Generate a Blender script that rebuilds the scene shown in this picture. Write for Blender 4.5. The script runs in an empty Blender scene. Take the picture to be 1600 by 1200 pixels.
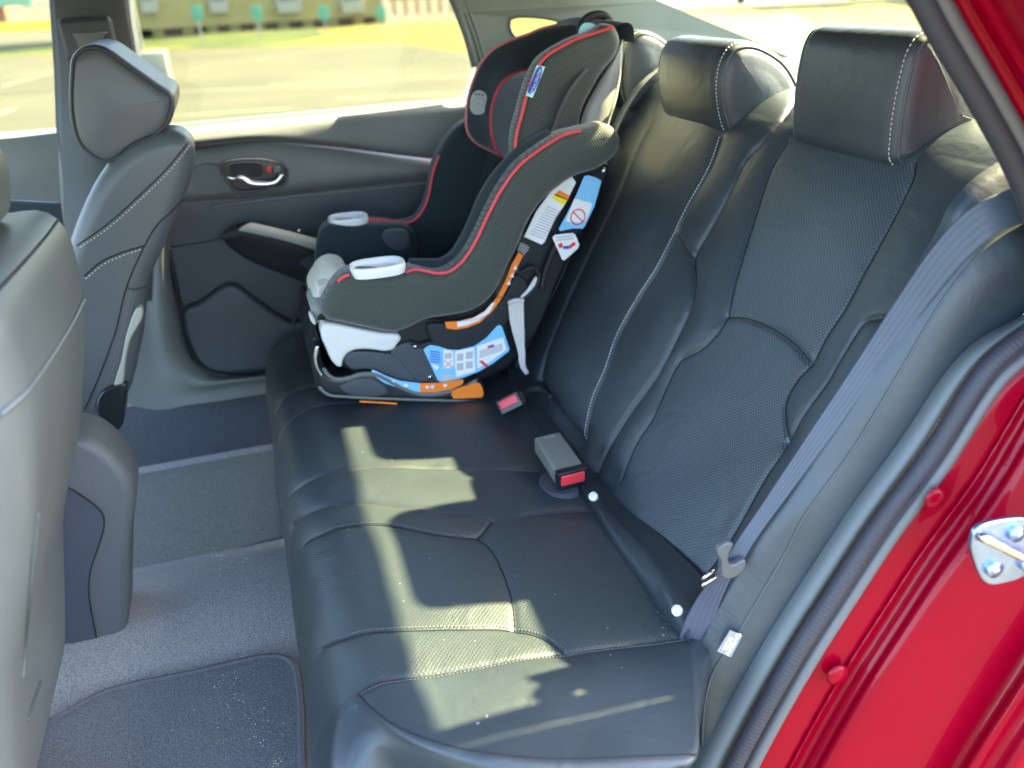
import bpy, bmesh, math, random
import numpy as np
from mathutils import Vector, Matrix
from mathutils.geometry import tessellate_polygon
random.seed(4); np.random.seed(4)
S = bpy.context.scene
COL = S.collection
# ------------------------------------------------------------------ camera
F = 1350.; CAM = np.array([0, -.875, 1.17])
_a = lambda p: np.array([p[0]-800., -(p[1]-600.), -F])
_dy = _a((340, -10)); _dy /= np.linalg.norm(_dy)
_up = np.cross(np.array([1, .05, 0.]), _dy); _up /= np.linalg.norm(_up)
_dx = np.cross(_dy, _up); ROT = np.array([_dx, _dy, _up])
cd = bpy.data.cameras.new('camera'); cam = bpy.data.objects.new('camera', cd); COL.objects.link(cam)
cam.matrix_world = Matrix.Translation(CAM) @ Matrix(ROT.tolist()).to_4x4()
cd.sensor_width = 36; cd.lens = F/1600*36; cd.clip_start = .02; cd.clip_end = 400
cd.dof.use_dof = True; cd.dof.focus_distance = 1.42; cd.dof.aperture_fstop = 2.8
S.camera = cam
# ------------------------------------------------------------------ light
W = bpy.data.worlds.new('World'); S.world = W; W.use_nodes = True
nt = W.node_tree; sky = nt.nodes.new('ShaderNodeTexSky'); sky.sky_type = 'NISHITA'; sky.sun_disc = False
SUN = Vector((.745, .045, .693)).normalized()
sky.sun_elevation = math.asin(SUN.z); sky.sun_rotation = math.atan2(SUN.x, SUN.y)
sky.dust_density = 2.5; sky.air_density = 1.0
bg = nt.nodes['Background']; bg.inputs[1].default_value = .15
nt.links.new(sky.outputs[0], bg.inputs[0])
sl = bpy.data.lights.new('sun', 'SUN'); sl.energy = 5; sl.angle = math.radians(.8); sl.color = (1, .87, .54)
so = bpy.data.objects.new('sun', sl); COL.objects.link(so); so.rotation_euler = SUN.to_track_quat('Z', 'Y').to_euler()
S.view_settings.view_transform = 'Standard'; S.view_settings.look = 'None'; S.view_settings.gamma = 1
S.view_settings.use_curve_mapping = False
S.view_settings.exposure = 3.7
try:
    S.cycles.max_bounces = 10; S.cycles.diffuse_bounces = 5; S.cycles.transparent_max_bounces = 12
except Exception: pass

# ------------------------------------------------------------------ helpers
def ray(p): d = ROT @ _a(p); return d/np.linalg.norm(d)
def on(p, n, o):
    n = np.array(n, float); o = np.array(o, float); d = ray(p)
    return CAM + d*((n @ (o-CAM))/(n @ d))
def PY(p, y): return on(p, (0, 1, 0), (0, y, 0))
def PZ(p, z): return on(p, (0, 0, 1), (0, 0, z))
def PX(p, x): return on(p, (1, 0, 0), (x, 0, 0))
def PYs(L, y): return [PY(p, y) for p in L]
def crm(pts, n, closed=False):
    """Catmull-Rom resample to n points, even arc length"""
    P = np.array(pts, float); m = len(P)
    if m == 2 and not closed:
        t = np.linspace(0, 1, n)[:, None]; return P[0]*(1-t)+P[1]*t
    out = []
    segs = m if closed else m-1
    for i in range(segs):
        if closed: a, b, c, d = P[(i-1) % m], P[i], P[(i+1) % m], P[(i+2) % m]
        else:
            b, c = P[i], P[i+1]; a = P[i-1] if i else 2*b-c; d = P[i+2] if i+2 < m else 2*c-b
        l0, l1, l2 = [max(np.linalg.norm(q), 1e-6)**.5 for q in (b-a, c-b, d-c)]
        for t in np.linspace(0, 1, 16, endpoint=False):
            t0, t1, t2, t3 = 0, l0, l0+l1, l0+l1+l2; u = t1+t*(t2-t1)
            A1 = (t1-u)/(t1-t0)*a+(u-t0)/(t1-t0)*b; A2 = (t2-u)/(t2-t1)*b+(u-t1)/(t2-t1)*c
            A3 = (t3-u)/(t3-t2)*c+(u-t2)/(t3-t2)*d
            B1 = (t2-u)/(t2-t0)*A1+(u-t0)/(t2-t0)*A2; B2 = (t3-u)/(t3-t1)*A2+(u-t1)/(t3-t1)*A3
            out.append((t2-u)/(t2-t1)*B1+(u-t1)/(t2-t1)*B2)
    out.append(P[0] if closed else P[-1]); out = np.array(out)
    s = np.r_[0, np.cumsum(np.linalg.norm(np.diff(out, axis=0), axis=1))]
    t = np.linspace(0, s[-1], n+1)[:-1] if closed else np.linspace(0, s[-1], n)
    return np.stack([np.interp(t, s, out[:, k]) for k in range(out.shape[1])], 1)

def mk(name, v, f, mat, parent=None, smooth=True, uv=None, mats=None, mi=None):
    me = bpy.data.meshes.new(name); me.from_pydata([tuple(map(float, q)) for q in v], [], f)
    if mats:
        for m in mats: me.materials.append(m)
        if mi is not None: me.polygons.foreach_set('material_index', mi)
    else: me.materials.append(mat)
    if smooth: me.polygons.foreach_set('use_smooth', [True]*len(me.polygons))
    if uv is not None:
        l = me.uv_layers.new(name='UVMap'); idx = np.zeros(len(me.loops), int); me.loops.foreach_get('vertex_index', idx)
        l.data.foreach_set('uv', np.array(uv, np.float32)[idx].ravel())
    me.update(); o = bpy.data.objects.new(name, me); COL.objects.link(o)
    if parent: o.parent = parent
    return o
def thing(name, label, cat, loc=(0, 0, 0), group=None):
    o = bpy.data.objects.new(name, None); o.empty_display_size = .05; COL.objects.link(o)
    o['label'] = label; o['category'] = cat
    if group: o['group'] = group
    return o
def tag(o, label=None, cat=None, group=None, kind=None):
    if label: o['label'] = label
    if cat: o['category'] = cat
    if group: o['group'] = group
    if kind: o['kind'] = kind
    return o
class G:
    """geometry collector"""
    def __init__(s): s.v = []; s.f = []
    def add(s, v, f):
        b = len(s.v); s.v += [tuple(map(float, q)) for q in v]; s.f += [tuple(b+i for i in q) for q in f]; return s
    def obj(s, name, mat, parent=None, smooth=True):
        o = mk(name, s.v, s.f, mat, parent, smooth); return o
def grid_faces(r, c, wrap=False, flip=False):
    f = []
    for i in range(r-1):
        for j in range(c if wrap else c-1):
            k = (j+1) % c; q = (i*c+j, i*c+k, (i+1)*c+k, (i+1)*c+j)
            f.append(q[::-1] if flip else q)
    return f
def tube(g, path, r, n=8, closed=False, flat=None):
    P = np.array(path, float); m = len(P)
    T = np.gradient(P, axis=0) if not closed else np.roll(P, -1, 0)-np.roll(P, 1, 0)
    T /= np.linalg.norm(T, axis=1)[:, None]+1e-12
    up = np.array([0, 0, 1.]) if abs(T[0][2]) < .9 else np.array([0, 1., 0])
    v = []; x = np.cross(T[0], up); x /= np.linalg.norm(x)
    rr = r if hasattr(r, '__len__') else [r]*m
    for i in range(m):
        x = x-T[i]*(x@T[i]); x /= np.linalg.norm(x)+1e-12; y = np.cross(T[i], x)
        for k in range(n):
            a = 2*math.pi*k/n; v.append(P[i]+rr[i]*(x*math.cos(a)+y*math.sin(a)))
    f = grid_faces(m, n, True)
    if closed: f += [((m-1)*n+j, (m-1)*n+(j+1) % n, (j+1) % n, j) for j in range(n)]
    else: f += [tuple(range(n))[::-1], tuple((m-1)*n+k for k in range(n))]
    g.add(v, f); return g
def tubeobj(name, path, r, mat, parent=None, n=8, closed=False, res=None):
    if res: path = crm(path, res, closed)
    g = G(); tube(g, path, r, n, closed); return g.obj(name, mat, parent)
def dashes(g, path, r, on_=.0035, off=.0025, lift=None):
    P = np.array(path, float); s = np.r_[0, np.cumsum(np.linalg.norm(np.diff(P, axis=0), axis=1))]
    t = 0
    while t+on_ < s[-1]:
        q = [np.array([np.interp(u, s, P[:, k]) for k in range(3)]) for u in (t, t+on_)]
        tube(g, q, r, 4); t += on_+off
def inset_rings(P2, d):
    """offset a closed 2D outline inward by d (smooth)"""
    A = np.roll(P2, -1, 0)-np.roll(P2, 1, 0); A /= np.linalg.norm(A, axis=1)[:, None]+1e-12
    N = np.stack([-A[:, 1], A[:, 0]], 1)
    area = .5*np.sum(P2[:, 0]*np.roll(P2[:, 1], -1)-np.roll(P2[:, 0], -1)*P2[:, 1])
    if area < 0: N = -N
    for _ in range(3): N = (np.roll(N, 1, 0)+2*N+np.roll(N, -1, 0))/4
    return P2+N*d
def slab(name, outline, y0, th, mat, parent=None, r=.012, n=120, closed_smooth=True, bulge=0., tilt=None, smoothpts=True):
    """solid whose outline lies in a plane y=const (x,z), thickness th towards +y, rounded rims"""
    P = np.array([(q[0], q[2]) for q in outline]) if len(outline[0]) == 3 else np.array(outline)
    P = crm(P, n, True) if smoothpts else P
    m = len(P); v = []; rings = []
    prof = [(r*(1-math.cos(a)), -r*math.sin(a)+r) for a in []]
    prof = []
    K = 6
    for k in range(K+1):
        a = math.pi/2*k/K; prof.append((r*(1-math.sin(a)), r*(1-math.cos(a))))   # (inset, depth)
    seq = [(i, y0+dp) for i, dp in prof]+[(i, y0+th-dp) for i, dp in prof[::-1]]
    for ins, y in seq:
        Q = inset_rings(P, ins); v += [(q[0], y, q[1]) for q in Q]
    f = grid_faces(len(seq), m, True)
    c = P.mean(0)
    if bulge:
        # star-shaped crown caps
        base = len(v); Q0 = inset_rings(P, r)
        levels = [.85, .65, .4, .15]
        for side in (0, 1):
            idx0 = 0 if side == 0 else (len(seq)-1)*m
            prev = [idx0+j for j in range(m)]
            for L in levels:
                b = len(v); h = bulge*(1-L*L)
                v += [(c[0]+(q[0]-c[0])*L, (y0-h) if side == 0 else (y0+th+h), c[1]+(q[1]-c[1])*L) for q in Q0]
                cur = [b+j for j in range(m)]
                for j in range(m):
                    q = (prev[j], prev[(j+1) % m], cur[(j+1) % m], cur[j]); f.append(q if side else q[::-1])
                prev = cur
            b = len(v); v.append((c[0], y0-bulge if side == 0 else y0+th+bulge, c[1]))
            for j in range(m):
                q = (prev[j], prev[(j+1) % m], b); f.append(q if side else q[::-1])
    else:
        # flat caps triangulated
        for side in (0, 1):
            idx0 = 0 if side == 0 else (len(seq)-1)*m
            Q = inset_rings(P, r)
            tri = tessellate_polygon([[Vector((q[0], q[1], 0)) for q in Q]])
            f += [tuple(idx0+k for k in t) for t in tri]
    o = mk(name, v, f, mat, parent, True)
    bm = bmesh.new(); bm.from_mesh(o.data); bmesh.ops.recalc_face_normals(bm, faces=bm.faces); bm.to_mesh(o.data); bm.free()
    return o
def plate(name, pts, mat, parent=None, th=.001, nrm=None, smoothn=None, bev=0):
    """thin solid from planar-ish 3D outline; thickness along nrm"""
    P = np.array(pts, float)
    if smoothn: P = crm(P, smoothn, True)
    if nrm is None: nrm = (0, 1, 0)
    N = np.array(nrm, float); N /= np.linalg.norm(N)
    m = len(P); ax = np.argsort(-np.abs(N)); k = int(ax[0]); ij = [i for i in range(3) if i != k]
    tri = tessellate_polygon([[Vector((q[ij[0]], q[ij[1]], 0)) for q in P]])
    v = list(P)+list(P+N*th)
    f = [tuple(t) for t in tri]+[tuple(i+m for i in t) for t in tri]+[(i, (i+1) % m, (i+1) % m+m, i+m) for i in range(m)]
    o = mk(name, v, f, mat, parent, False)
    bm = bmesh.new(); bm.from_mesh(o.data); bmesh.ops.recalc_face_normals(bm, faces=bm.faces)
    bm.to_mesh(o.data); bm.free()
    if bev:
        md = o.modifiers.new('b', 'BEVEL'); md.width = bev; md.segments = 3; md.limit_method = 'ANGLE'
    return o
def loft(name, rows, mat, parent=None, n=60, m=None, th=0, smooth=True):
    """rows of 3D polylines -> smooth sheet; m = rows after cross resampling; th = solidify"""
    R = np.array([crm(r, n) for r in rows])
    if m:
        R = np.array([crm(R[:, j], m) for j in range(n)]).transpose(1, 0, 2)
    r, c = R.shape[:2]
    s = np.cumsum(np.r_[0, np.linalg.norm(np.diff(R.mean(1), axis=0), axis=1)])
    t = np.cumsum(np.r_[0, np.linalg.norm(np.diff(R.mean(0), axis=0), axis=1)])
    uv = [(s[i], t[j]) for i in range(r) for j in range(c)]
    o = mk(name, R.reshape(-1, 3), grid_faces(r, c), mat, parent, smooth, uv=uv)
    if th:
        md = o.modifiers.new('s', 'SOLIDIFY'); md.thickness = abs(th); md.offset = 1 if th > 0 else -1
    return o
def boxg(g, c, s, R=None):
    c = np.array(c, float); v = []
    for dx in (-.5, .5):
        for dy in (-.5, .5):
            for dz in (-.5, .5):
                q = np.array([dx*s[0], dy*s[1], dz*s[2]]); q = (R @ q) if R is not None else q; v.append(c+q)
    return g.add(v, [(0, 1, 3, 2), (4, 6, 7, 5), (0, 4, 5, 1), (2, 3, 7, 6), (0, 2, 6, 4), (1, 5, 7, 3)])
def box(name, c, s, mat, parent=None, R=None, bev=0, seg=4):
    g = G(); boxg(g, c, s, R); o = g.obj(name, mat, parent, smooth=bool(bev))
    if bev:
        md = o.modifiers.new('b', 'BEVEL'); md.width = bev; md.segments = seg; md.limit_method = 'ANGLE'
    return o
# ------------------------------------------------------------------ materials
def M(name, col, rough=.5, metal=0, spec=.5, coat=0, sheen=0, noise=0, nscale=8, bump=0, bscale=200, bdist=.001, col2=None, rvar=0):
    m = bpy.data.materials.new(name); m.use_nodes = True; t = m.node_tree; b = t.nodes['Principled BSDF']
    b.inputs['Base Color'].default_value = (*col, 1); b.inputs['Roughness'].default_value = rough
    b.inputs['Metallic'].default_value = metal; b.inputs['Specular IOR Level'].default_value = spec
    b.inputs['Coat Weight'].default_value = coat; b.inputs['Coat Roughness'].default_value = .03
    b.inputs['Sheen Weight'].default_value = sheen
    tc = t.nodes.new('ShaderNodeTexCoord')
    if noise or col2:
        n = t.nodes.new('ShaderNodeTexNoise'); n.inputs['Scale'].default_value = nscale; n.inputs['Detail'].default_value = 5
        t.links.new(tc.outputs['Object'], n.inputs['Vector'])
        mx = t.nodes.new('ShaderNodeMix'); mx.data_type = 'RGBA'
        c2 = col2 or tuple(min(1, c*(1+noise)) for c in col); c1 = col if col2 else tuple(c*(1-noise) for c in col)
        mx.inputs['A'].default_value = (*c1, 1); mx.inputs['B'].default_value = (*c2, 1)
        mr = t.nodes.new('ShaderNodeMapRange'); mr.inputs[1].default_value = .3; mr.inputs[2].default_value = .7
        t.links.new(n.outputs['Fac'], mr.inputs[0]); t.links.new(mr.outputs[0], mx.inputs['Factor'])
        t.links.new(mx.outputs['Result'], b.inputs['Base Color'])
        if rvar:
            r2 = t.nodes.new('ShaderNodeMapRange'); r2.inputs[3].default_value = rough-rvar; r2.inputs[4].default_value = rough+rvar
            t.links.new(n.outputs['Fac'], r2.inputs[0]); t.links.new(r2.outputs[0], b.inputs['Roughness'])
    if bump:
        n2 = t.nodes.new('ShaderNodeTexNoise'); n2.inputs['Scale'].default_value = bscale; n2.inputs['Detail'].default_value = 3
        t.links.new(tc.outputs['Object'], n2.inputs['Vector'])
        bp = t.nodes.new('ShaderNodeBump'); bp.inputs['Strength'].default_value = bump; bp.inputs['Distance'].default_value = bdist
        t.links.new(n2.outputs['Fac'], bp.inputs['Height']); t.links.new(bp.outputs[0], b.inputs['Normal'])
    return m
def math_(t, op, a, b=None):
    n = t.nodes.new('ShaderNodeMath'); n.operation = op
    for i, x in enumerate((a, b)):
        if x is None: continue
        if isinstance(x, (int, float)): n.inputs[i].default_value = x
        else: t.links.new(x, n.inputs[i])
    return n.outputs[0]
def perf(name, col, dot, sp=.0065, rad=.0013, rough=.42, **k):
    """leather with a staggered grid of punched holes, UV in metres"""
    m = M(name, col, rough, bump=0, **k); t = m.node_tree; b = t.nodes['Principled BSDF']
    uv = t.nodes.new('ShaderNodeUVMap'); sx = t.nodes.new('ShaderNodeSeparateXYZ'); t.links.new(uv.outputs[0], sx.inputs[0])
    def g(off):
        d = []
        for i, s in ((0, sp), (1, sp*1.15)):
            x = math_(t, 'ADD', math_(t, 'DIVIDE', sx.outputs[i], s), 50+off)
            d.append(math_(t, 'MULTIPLY', math_(t, 'SUBTRACT', math_(t, 'FRACT', x), .5), s))
        return math_(t, 'SQRT', math_(t, 'ADD', math_(t, 'MULTIPLY', d[0], d[0]), math_(t, 'MULTIPLY', d[1], d[1])))
    d = math_(t, 'MINIMUM', g(0), g(.5))
    mr = t.nodes.new('ShaderNodeMapRange'); mr.interpolation_type = 'SMOOTHSTEP'
    mr.inputs[1].default_value = rad*.6; mr.inputs[2].default_value = rad*1.25; mr.inputs[3].default_value = 1; mr.inputs[4].default_value = 0
    t.links.new(d, mr.inputs[0])
    mx = t.nodes.new('ShaderNodeMix'); mx.data_type = 'RGBA'; mx.inputs['A'].default_value = (*col, 1); mx.inputs['B'].default_value = (*dot, 1)
    t.links.new(mr.outputs[0], mx.inputs['Factor']); t.links.new(mx.outputs['Result'], b.inputs['Base Color'])
    bp = t.nodes.new('ShaderNodeBump'); bp.inputs['Strength'].default_value = .3; bp.inputs['Distance'].default_value = .001; bp.invert = True
    t.links.new(mr.outputs[0], bp.inputs['Height']); t.links.new(bp.outputs[0], b.inputs['Normal'])
    return m
def knit(name, c1, c2, s=.0042):
    m = M(name, c1, .75, sheen=.3); t = m.node_tree; b = t.nodes['Principled BSDF']
    tc = t.nodes.new('ShaderNodeTexCoord'); sx = t.nodes.new('ShaderNodeSeparateXYZ'); t.links.new(tc.outputs['Object'], sx.inputs[0])
    k = 2*math.pi/s
    a = math_(t, 'SINE', math_(t, 'MULTIPLY', math_(t, 'ADD', sx.outputs[0], math_(t, 'MULTIPLY', sx.outputs[2], .5)), k))
    c = math_(t, 'SINE', math_(t, 'MULTIPLY', math_(t, 'SUBTRACT', sx.outputs[0], math_(t, 'MULTIPLY', sx.outputs[2], 1.1)), k))
    d = math_(t, 'MULTIPLY', math_(t, 'ADD', a, 1), math_(t, 'ADD', c, 1))
    mr = t.nodes.new('ShaderNodeMapRange'); mr.inputs[2].default_value = 3.4; t.links.new(d, mr.inputs[0])
    mx = t.nodes.new('ShaderNodeMix'); mx.data_type = 'RGBA'; mx.inputs['A'].default_value = (*c1, 1); mx.inputs['B'].default_value = (*c2, 1)
    t.links.new(mr.outputs[0], mx.inputs['Factor']); t.links.new(mx.outputs['Result'], b.inputs['Base Color'])
    bp = t.nodes.new('ShaderNodeBump'); bp.inputs['Strength'].default_value = .7; bp.inputs['Distance'].default_value = .001
    t.links.new(mr.outputs[0], bp.inputs['Height']); t.links.new(bp.outputs[0], b.inputs['Normal'])
    return m
def glass(name, tint=(.93, .97, .95), refl=.06):
    m = bpy.data.materials.new(name); m.use_nodes = True; t = m.node_tree; t.nodes.clear()
    o = t.nodes.new('ShaderNodeOutputMaterial'); tr = t.nodes.new('ShaderNodeBsdfTransparent'); tr.inputs[0].default_value = (*tint, 1)
    gl = t.nodes.new('ShaderNodeBsdfGlossy'); gl.inputs['Roughness'].default_value = .01
    lw = t.nodes.new('ShaderNodeFresnel'); lw.inputs[0].default_value = 1.45; mx = t.nodes.new('ShaderNodeMixShader')
    t.links.new(lw.outputs[0], mx.inputs[0]); t.links.new(tr.outputs[0], mx.inputs[1]); t.links.new(gl.outputs[0], mx.inputs[2])
    t.links.new(mx.outputs[0], o.inputs[0]); return m
LE = (.024, .034, .041)
leather = M('leather', LE, .46, spec=.65, noise=.18, nscale=5, bump=.35, bscale=420, bdist=.0005, rvar=.05)
leather2 = M('leather_grey', (.055, .065, .068), .42, noise=.15, nscale=5, bump=.35, bscale=420, bdist=.0005, rvar=.05)
def wrinkle(m, scale, dist, strength):
    t = m.node_tree; b = t.nodes['Principled BSDF']; tc = t.nodes.new('ShaderNodeTexCoord'); n = t.nodes.new('ShaderNodeTexNoise')
    n.inputs['Scale'].default_value = scale; n.inputs['Detail'].default_value = 3; n.inputs['Distortion'].default_value = 1.2
    t.links.new(tc.outputs['Object'], n.inputs['Vector']); bp = t.nodes.new('ShaderNodeBump'); bp.inputs['Strength'].default_value = strength; bp.inputs['Distance'].default_value = dist
    t.links.new(n.outputs['Fac'], bp.inputs['Height'])
    old = b.inputs['Normal'].links[0].from_socket if b.inputs['Normal'].links else None
    if old: t.links.new(old, bp.inputs['Normal'])
    t.links.new(bp.outputs[0], b.inputs['Normal'])
wrinkle(leather, 14, .006, .35)
perf_back = perf('leather_perforated_back', LE, (.075, .11, .14), spec=.8)
perf_seat = perf('leather_perforated_seat', (.030, .042, .046), (.008, .010, .012), spec=.8, rough=.44)
wrinkle(perf_back, 14, .006, .3); wrinkle(perf_seat, 14, .006, .35)
thread = M('thread', (.62, .66, .60), .7); darkthread = M('dark_thread', (.006, .008, .012), .8)
front_leather_ = None
front_leather = M('front_leather', (.072, .082, .09), .42, noise=.12, nscale=4, bump=.3, bscale=420, bdist=.0005)
plastic = M('dark_plastic', (.042, .055, .066), .5, noise=.15, nscale=6, bump=.4, bscale=500, bdist=.0005)
plastic_l = M('grey_plastic', (.12, .135, .13), .5, noise=.12, nscale=6, bump=.3, bscale=500, bdist=.0005)
trim = M('pillar_trim', (.10, .115, .115), .6, noise=.1, nscale=6, bump=.3, bscale=400, bdist=.0005)
black = M('black_plastic', (.010, .013, .016), .33, noise=.2, nscale=9)
blackm = M('black_matte', (.012, .015, .018), .7, bump=.3, bscale=500)
console_m = M('console_grain', (.085, .093, .10), .5, bump=.9, bscale=330, bdist=.0012)
console_d = M('console_flap', (.05, .055, .075), .55, bump=.9, bscale=330, bdist=.0012)
white_pl = M('white_grey_plastic', (.62, .62, .60), .4, noise=.04)
cup_pl = M('cup_plastic', (.72, .74, .74), .35, noise=.04)
knitm = knit('knit_fabric', (.012, .018, .018), (.095, .12, .095), .0055)
innerf = M('inner_fabric', (.010, .022, .028), .9, sheen=.15, bump=.4, bscale=900, bdist=.0006)
padf = M('pad_fabric', (.045, .055, .065), .9, sheen=.3, bump=.4, bscale=900, bdist=.0006)
beige = M('pale_pad_fabric', (.74, .72, .62), .9, noise=.08, bump=.5, bscale=300, bdist=.001)
piping = M('red_piping', (.62, .06, .07), .55, noise=.1)
belt_m = M('belt_webbing', (.042, .056, .078), .5, sheen=.1, noise=.1)
belt_w = M('pale_webbing', (.55, .53, .50), .7, noise=.06)
buck_red = M('buckle_red', (.62, .035, .05), .4); steel = M('steel', (.62, .62, .62), .25, metal=1)
chrome = M('chrome', (.8, .8, .8), .2, metal=1)
blue_l = M('label_blue', (.20, .52, .80), .5); white_l = M('label_white', (.78, .78, .77), .5); orange_l = M('label_orange', (.85, .22, .02), .45)
yellow_l = M('label_yellow', (.88, .72, .02), .5); navy_l = M('label_navy', (.01, .05, .40), .5); red_l = M('label_red', (.75, .03, .05), .5)
grey_l = M('label_grey_print', (.30, .31, .33), .6); cyan_l = M('label_pale_blue', (.42, .78, .85), .5); ink = M('ink', (.03, .03, .04), .6)
tagm = M('tag_grey', (.25, .25, .24), .6)
red_paint = M('red_paint', (.25, .0, .011), .35, coat=.28, spec=.06, noise=.05)
rubber = M('rubber_seal', (.032, .030, .038), .6); lip_m = M('pale_seal_lip', (.11, .105, .105), .5)
zinc = M('zinc_sky_tint', (.38, .50, .85), .32, metal=1, noise=.1, nscale=60)  # blue tint puts the sky's reflection into the striker colour
def carpet_mat(name, c1, c2, s=520, st=1.0):
    m = M(name, c1, .95, col2=c2, nscale=s, bump=st, bscale=s*.8, bdist=.004); return m
carpet = carpet_mat('carpet', (.11, .11, .112), (.36, .355, .35), 420)
matm = carpet_mat('mat_pile', (.055, .06, .07), (.20, .21, .22), 420)
mat_far = carpet_mat('mat_pile_far', (.065, .073, .066), (.22, .235, .21), 420)
shaded_carpet = carpet_mat('carpet_shaded', (.018, .024, .034), (.06, .07, .085), 420)  # darker copy of the carpet, far footwell shade is in the colour
bind = M('mat_binding', (.10, .10, .115), .8)

# ================================================================== SETTING: outside
def flat(name, pts, z, mat, kind='structure'):
    o = mk(name, [(x, y, z) for x, y in pts], [tuple(range(len(pts)))], mat, None, False); return tag(o, kind=kind)
asph = M('asphalt', (.036, .035, .019), .9, col2=(.058, .055, .032), nscale=.35, bump=.3, bscale=30)
grass_m = M('grass', (.018, .04, .002), .9, col2=(.045, .06, .003), nscale=.5)
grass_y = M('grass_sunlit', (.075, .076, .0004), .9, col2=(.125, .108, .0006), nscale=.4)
paint = M('road_paint', (.13, .13, .10), .7, noise=.1)
flat('parking_lot', [(-90, -60), (120, -60), (120, 300), (-90, 300)], -.30, asph)
# grass bank beyond the lot (far side), rising gently, and behind the car
def bank(name, near, far, z0, z1, mat):
    n = len(near); N = crm([(x, y, 0) for x, y in near], 60); Fr = crm([(x, y, 0) for x, y in far], 60); v = []
    for i in range(8):
        t = i/7; 
        for a, b in zip(N, Fr): p = a*(1-t)+b*t; v.append((p[0], p[1], z0+(z1-z0)*(t**.8)+.02*math.sin(p[0]*1.3+p[1])*t))
    return tag(mk(name, v, grid_faces(8, 60), mat), kind='structure')
bank('grass', [(-14, 34), (-2.2, 29.5), (1.6, 26.6), (4.2, 24.6), (5.2, 19.5), (8.6, 12.2), (12.6, 13.2), (21, 9), (40, 2)],
     [(-20, 39), (-3, 33.2), (2, 33.2), (6, 33), (12, 31), (22, 28), (32, 23), (50, 10), (60, 0)], -.296, -.10, grass_y)
green_strip = bank('verge', [(-14, 34.1), (-2.2, 29.7), (1.2, 27.2), (3.2, 27.2)], [(-14, 36), (-3, 33.1), (1.2, 33.1), (3.0, 33.1)], -.285, -.06, grass_m)
# parking bay lines
for k, (x, y, dx, dy_) in enumerate([(-4.4, 19.4, .5, 3.0), (-3.2, 19.2, .5, 3.0), (-1.2, 15.6, 3.4, -1.5), (.6, 15.4, 3.6, -1.2), (-6.3, 22, .6, 3), (1.4, 12.4, 3, -.8), (-1.5, 12.2, 2.2, -.4), (-3.6, 12.4, .3, 2.4)]):
    d = np.array([dx, dy_]); n = np.array([-dy_, dx]); n = n/np.linalg.norm(n)*.07; a = np.array([x, y])
    flat('parking_line', [a-n, a+d-n, a+d+n, a+n], -.296, paint)
# yellow building on posts
wall_y = M('yellow_siding', (.19, .17, .06), .8, noise=.08, nscale=2); white_p = M('white_paint', (.2, .21, .19), .6)
dark_o = M('dark_void', (.015, .015, .02), .9); glass_far = M('far_window', (.06, .10, .09), .15)
brickm = M('brick', (.22, .09, .06), .9, noise=.3, nscale=3); teal_m = M('teal_sign', (.03, .20, .15), .5); post_m = M('grey_post', (.25, .26, .25), .5)
YB = 33.
b = thing('apartment_building', 'long pale yellow building raised on short posts beyond the far window', 'building')
def pb(x0, y0, x1, y1, Y): a = PY((x0, y0), Y); c = PY((x1, y1), Y); return a, c
xl = PY((180, 40), YB)[0]; xr = PY((601, 40), YB)[0]; zb = PY((400, 36), YB)[2]; zg = -.05
box('wall', ((xl+xr)/2, YB+4, zb+3), (xr-xl, 8, 6), wall_y, b)
box('roof', ((xl+xr)/2, YB+4, zb+6.2), (xr-xl+.6, 8.8, .4), M('roof_shingle', (.12, .1, .09), .9), b)
for (a0, a1) in ((150, 200), (20, 50), (255, 320), (365, 430), (490, 550), (605, 670), (730, 790), (850, 910), (970, 1035), (1090, 1140)):
    x0 = PY((220+a1/3.08, 42), YB)[0]; 
    box('support_post', (x0+.16, YB+.4, (zb+zg)/2-.1), (.36, .36, zb-zg+.2), wall_y, b)
box('crawl_space', ((xl+xr)/2, YB+2.2, (zb+zg)/2-.1), (xr-xl-.3, 2.6, zb-zg+.2), dark_o, b)
for (a0, a1) in ((222, 248), (328, 358), (432, 472), (532, 570)):
    p0, p1 = pb(a0, 16, a1, 16, YB); cx = (p0[0]+p1[0])/2; w = p1[0]-p0[0]; z0 = p1[2]
    wf = box('window', (cx, YB-.04, z0+.75), (w, .12, 1.4), white_p, b, bev=.02)
    box('pane', (cx, YB-.11, z0+.85), (w*.72, .04, 1.0), glass_far, wf)
    box('sill', (cx, YB-.15, z0+.1), (w*.9, .25, .3), white_p, wf)
for i, px_ in enumerate((308, 401, 506, 595)):
    t = thing('parking_sign', 'small teal sign on a thin post before the yellow building, '+['leftmost of the four', 'second from the left', 'third from the left', 'nearest the picket fence'][i], 'sign', group='teal signs along the grass edge')
    p = PY((px_, 20), 29.)
    pl = box('sign_panel', (p[0], 29, p[2]), (.30, .03, .42), teal_m, t, bev=.004)
    box('pole', (p[0], 29.04, (p[2]-.25)/2), (.05, .05, p[2]+.25), post_m, t)
t = thing('lamp_post', 'grey lamp post on a square white concrete footing in the parking lot', 'lamp post')
box('footing', (-1.36, 17.6, -.03), (.52, .5, .58), white_p, t, bev=.03)
tubeobj('pole', [(-1.55, 17.6, .2), (-1.55, 17.6, 2), (-1.55, 17.6, 6)], .075, post_m, t, 12)
box('lamp_head', (-1.2, 17.6, 6), (.8, .25, .12), post_m, t, bev=.03)
t = thing('brick_building', 'low brick building with green glazing at the far left', 'building')
box('wall', (-19.5, 76, 2.5), (10, 6, 6), brickm, t); box('window', (-14.2, 72.9, 2.5), (3.2, .3, 3), M('green_glass', (.12, .32, .25), .2), t)
box('roof', (-18, 76, 5.7), (13, 6.6, .4), post_m, t)
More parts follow.
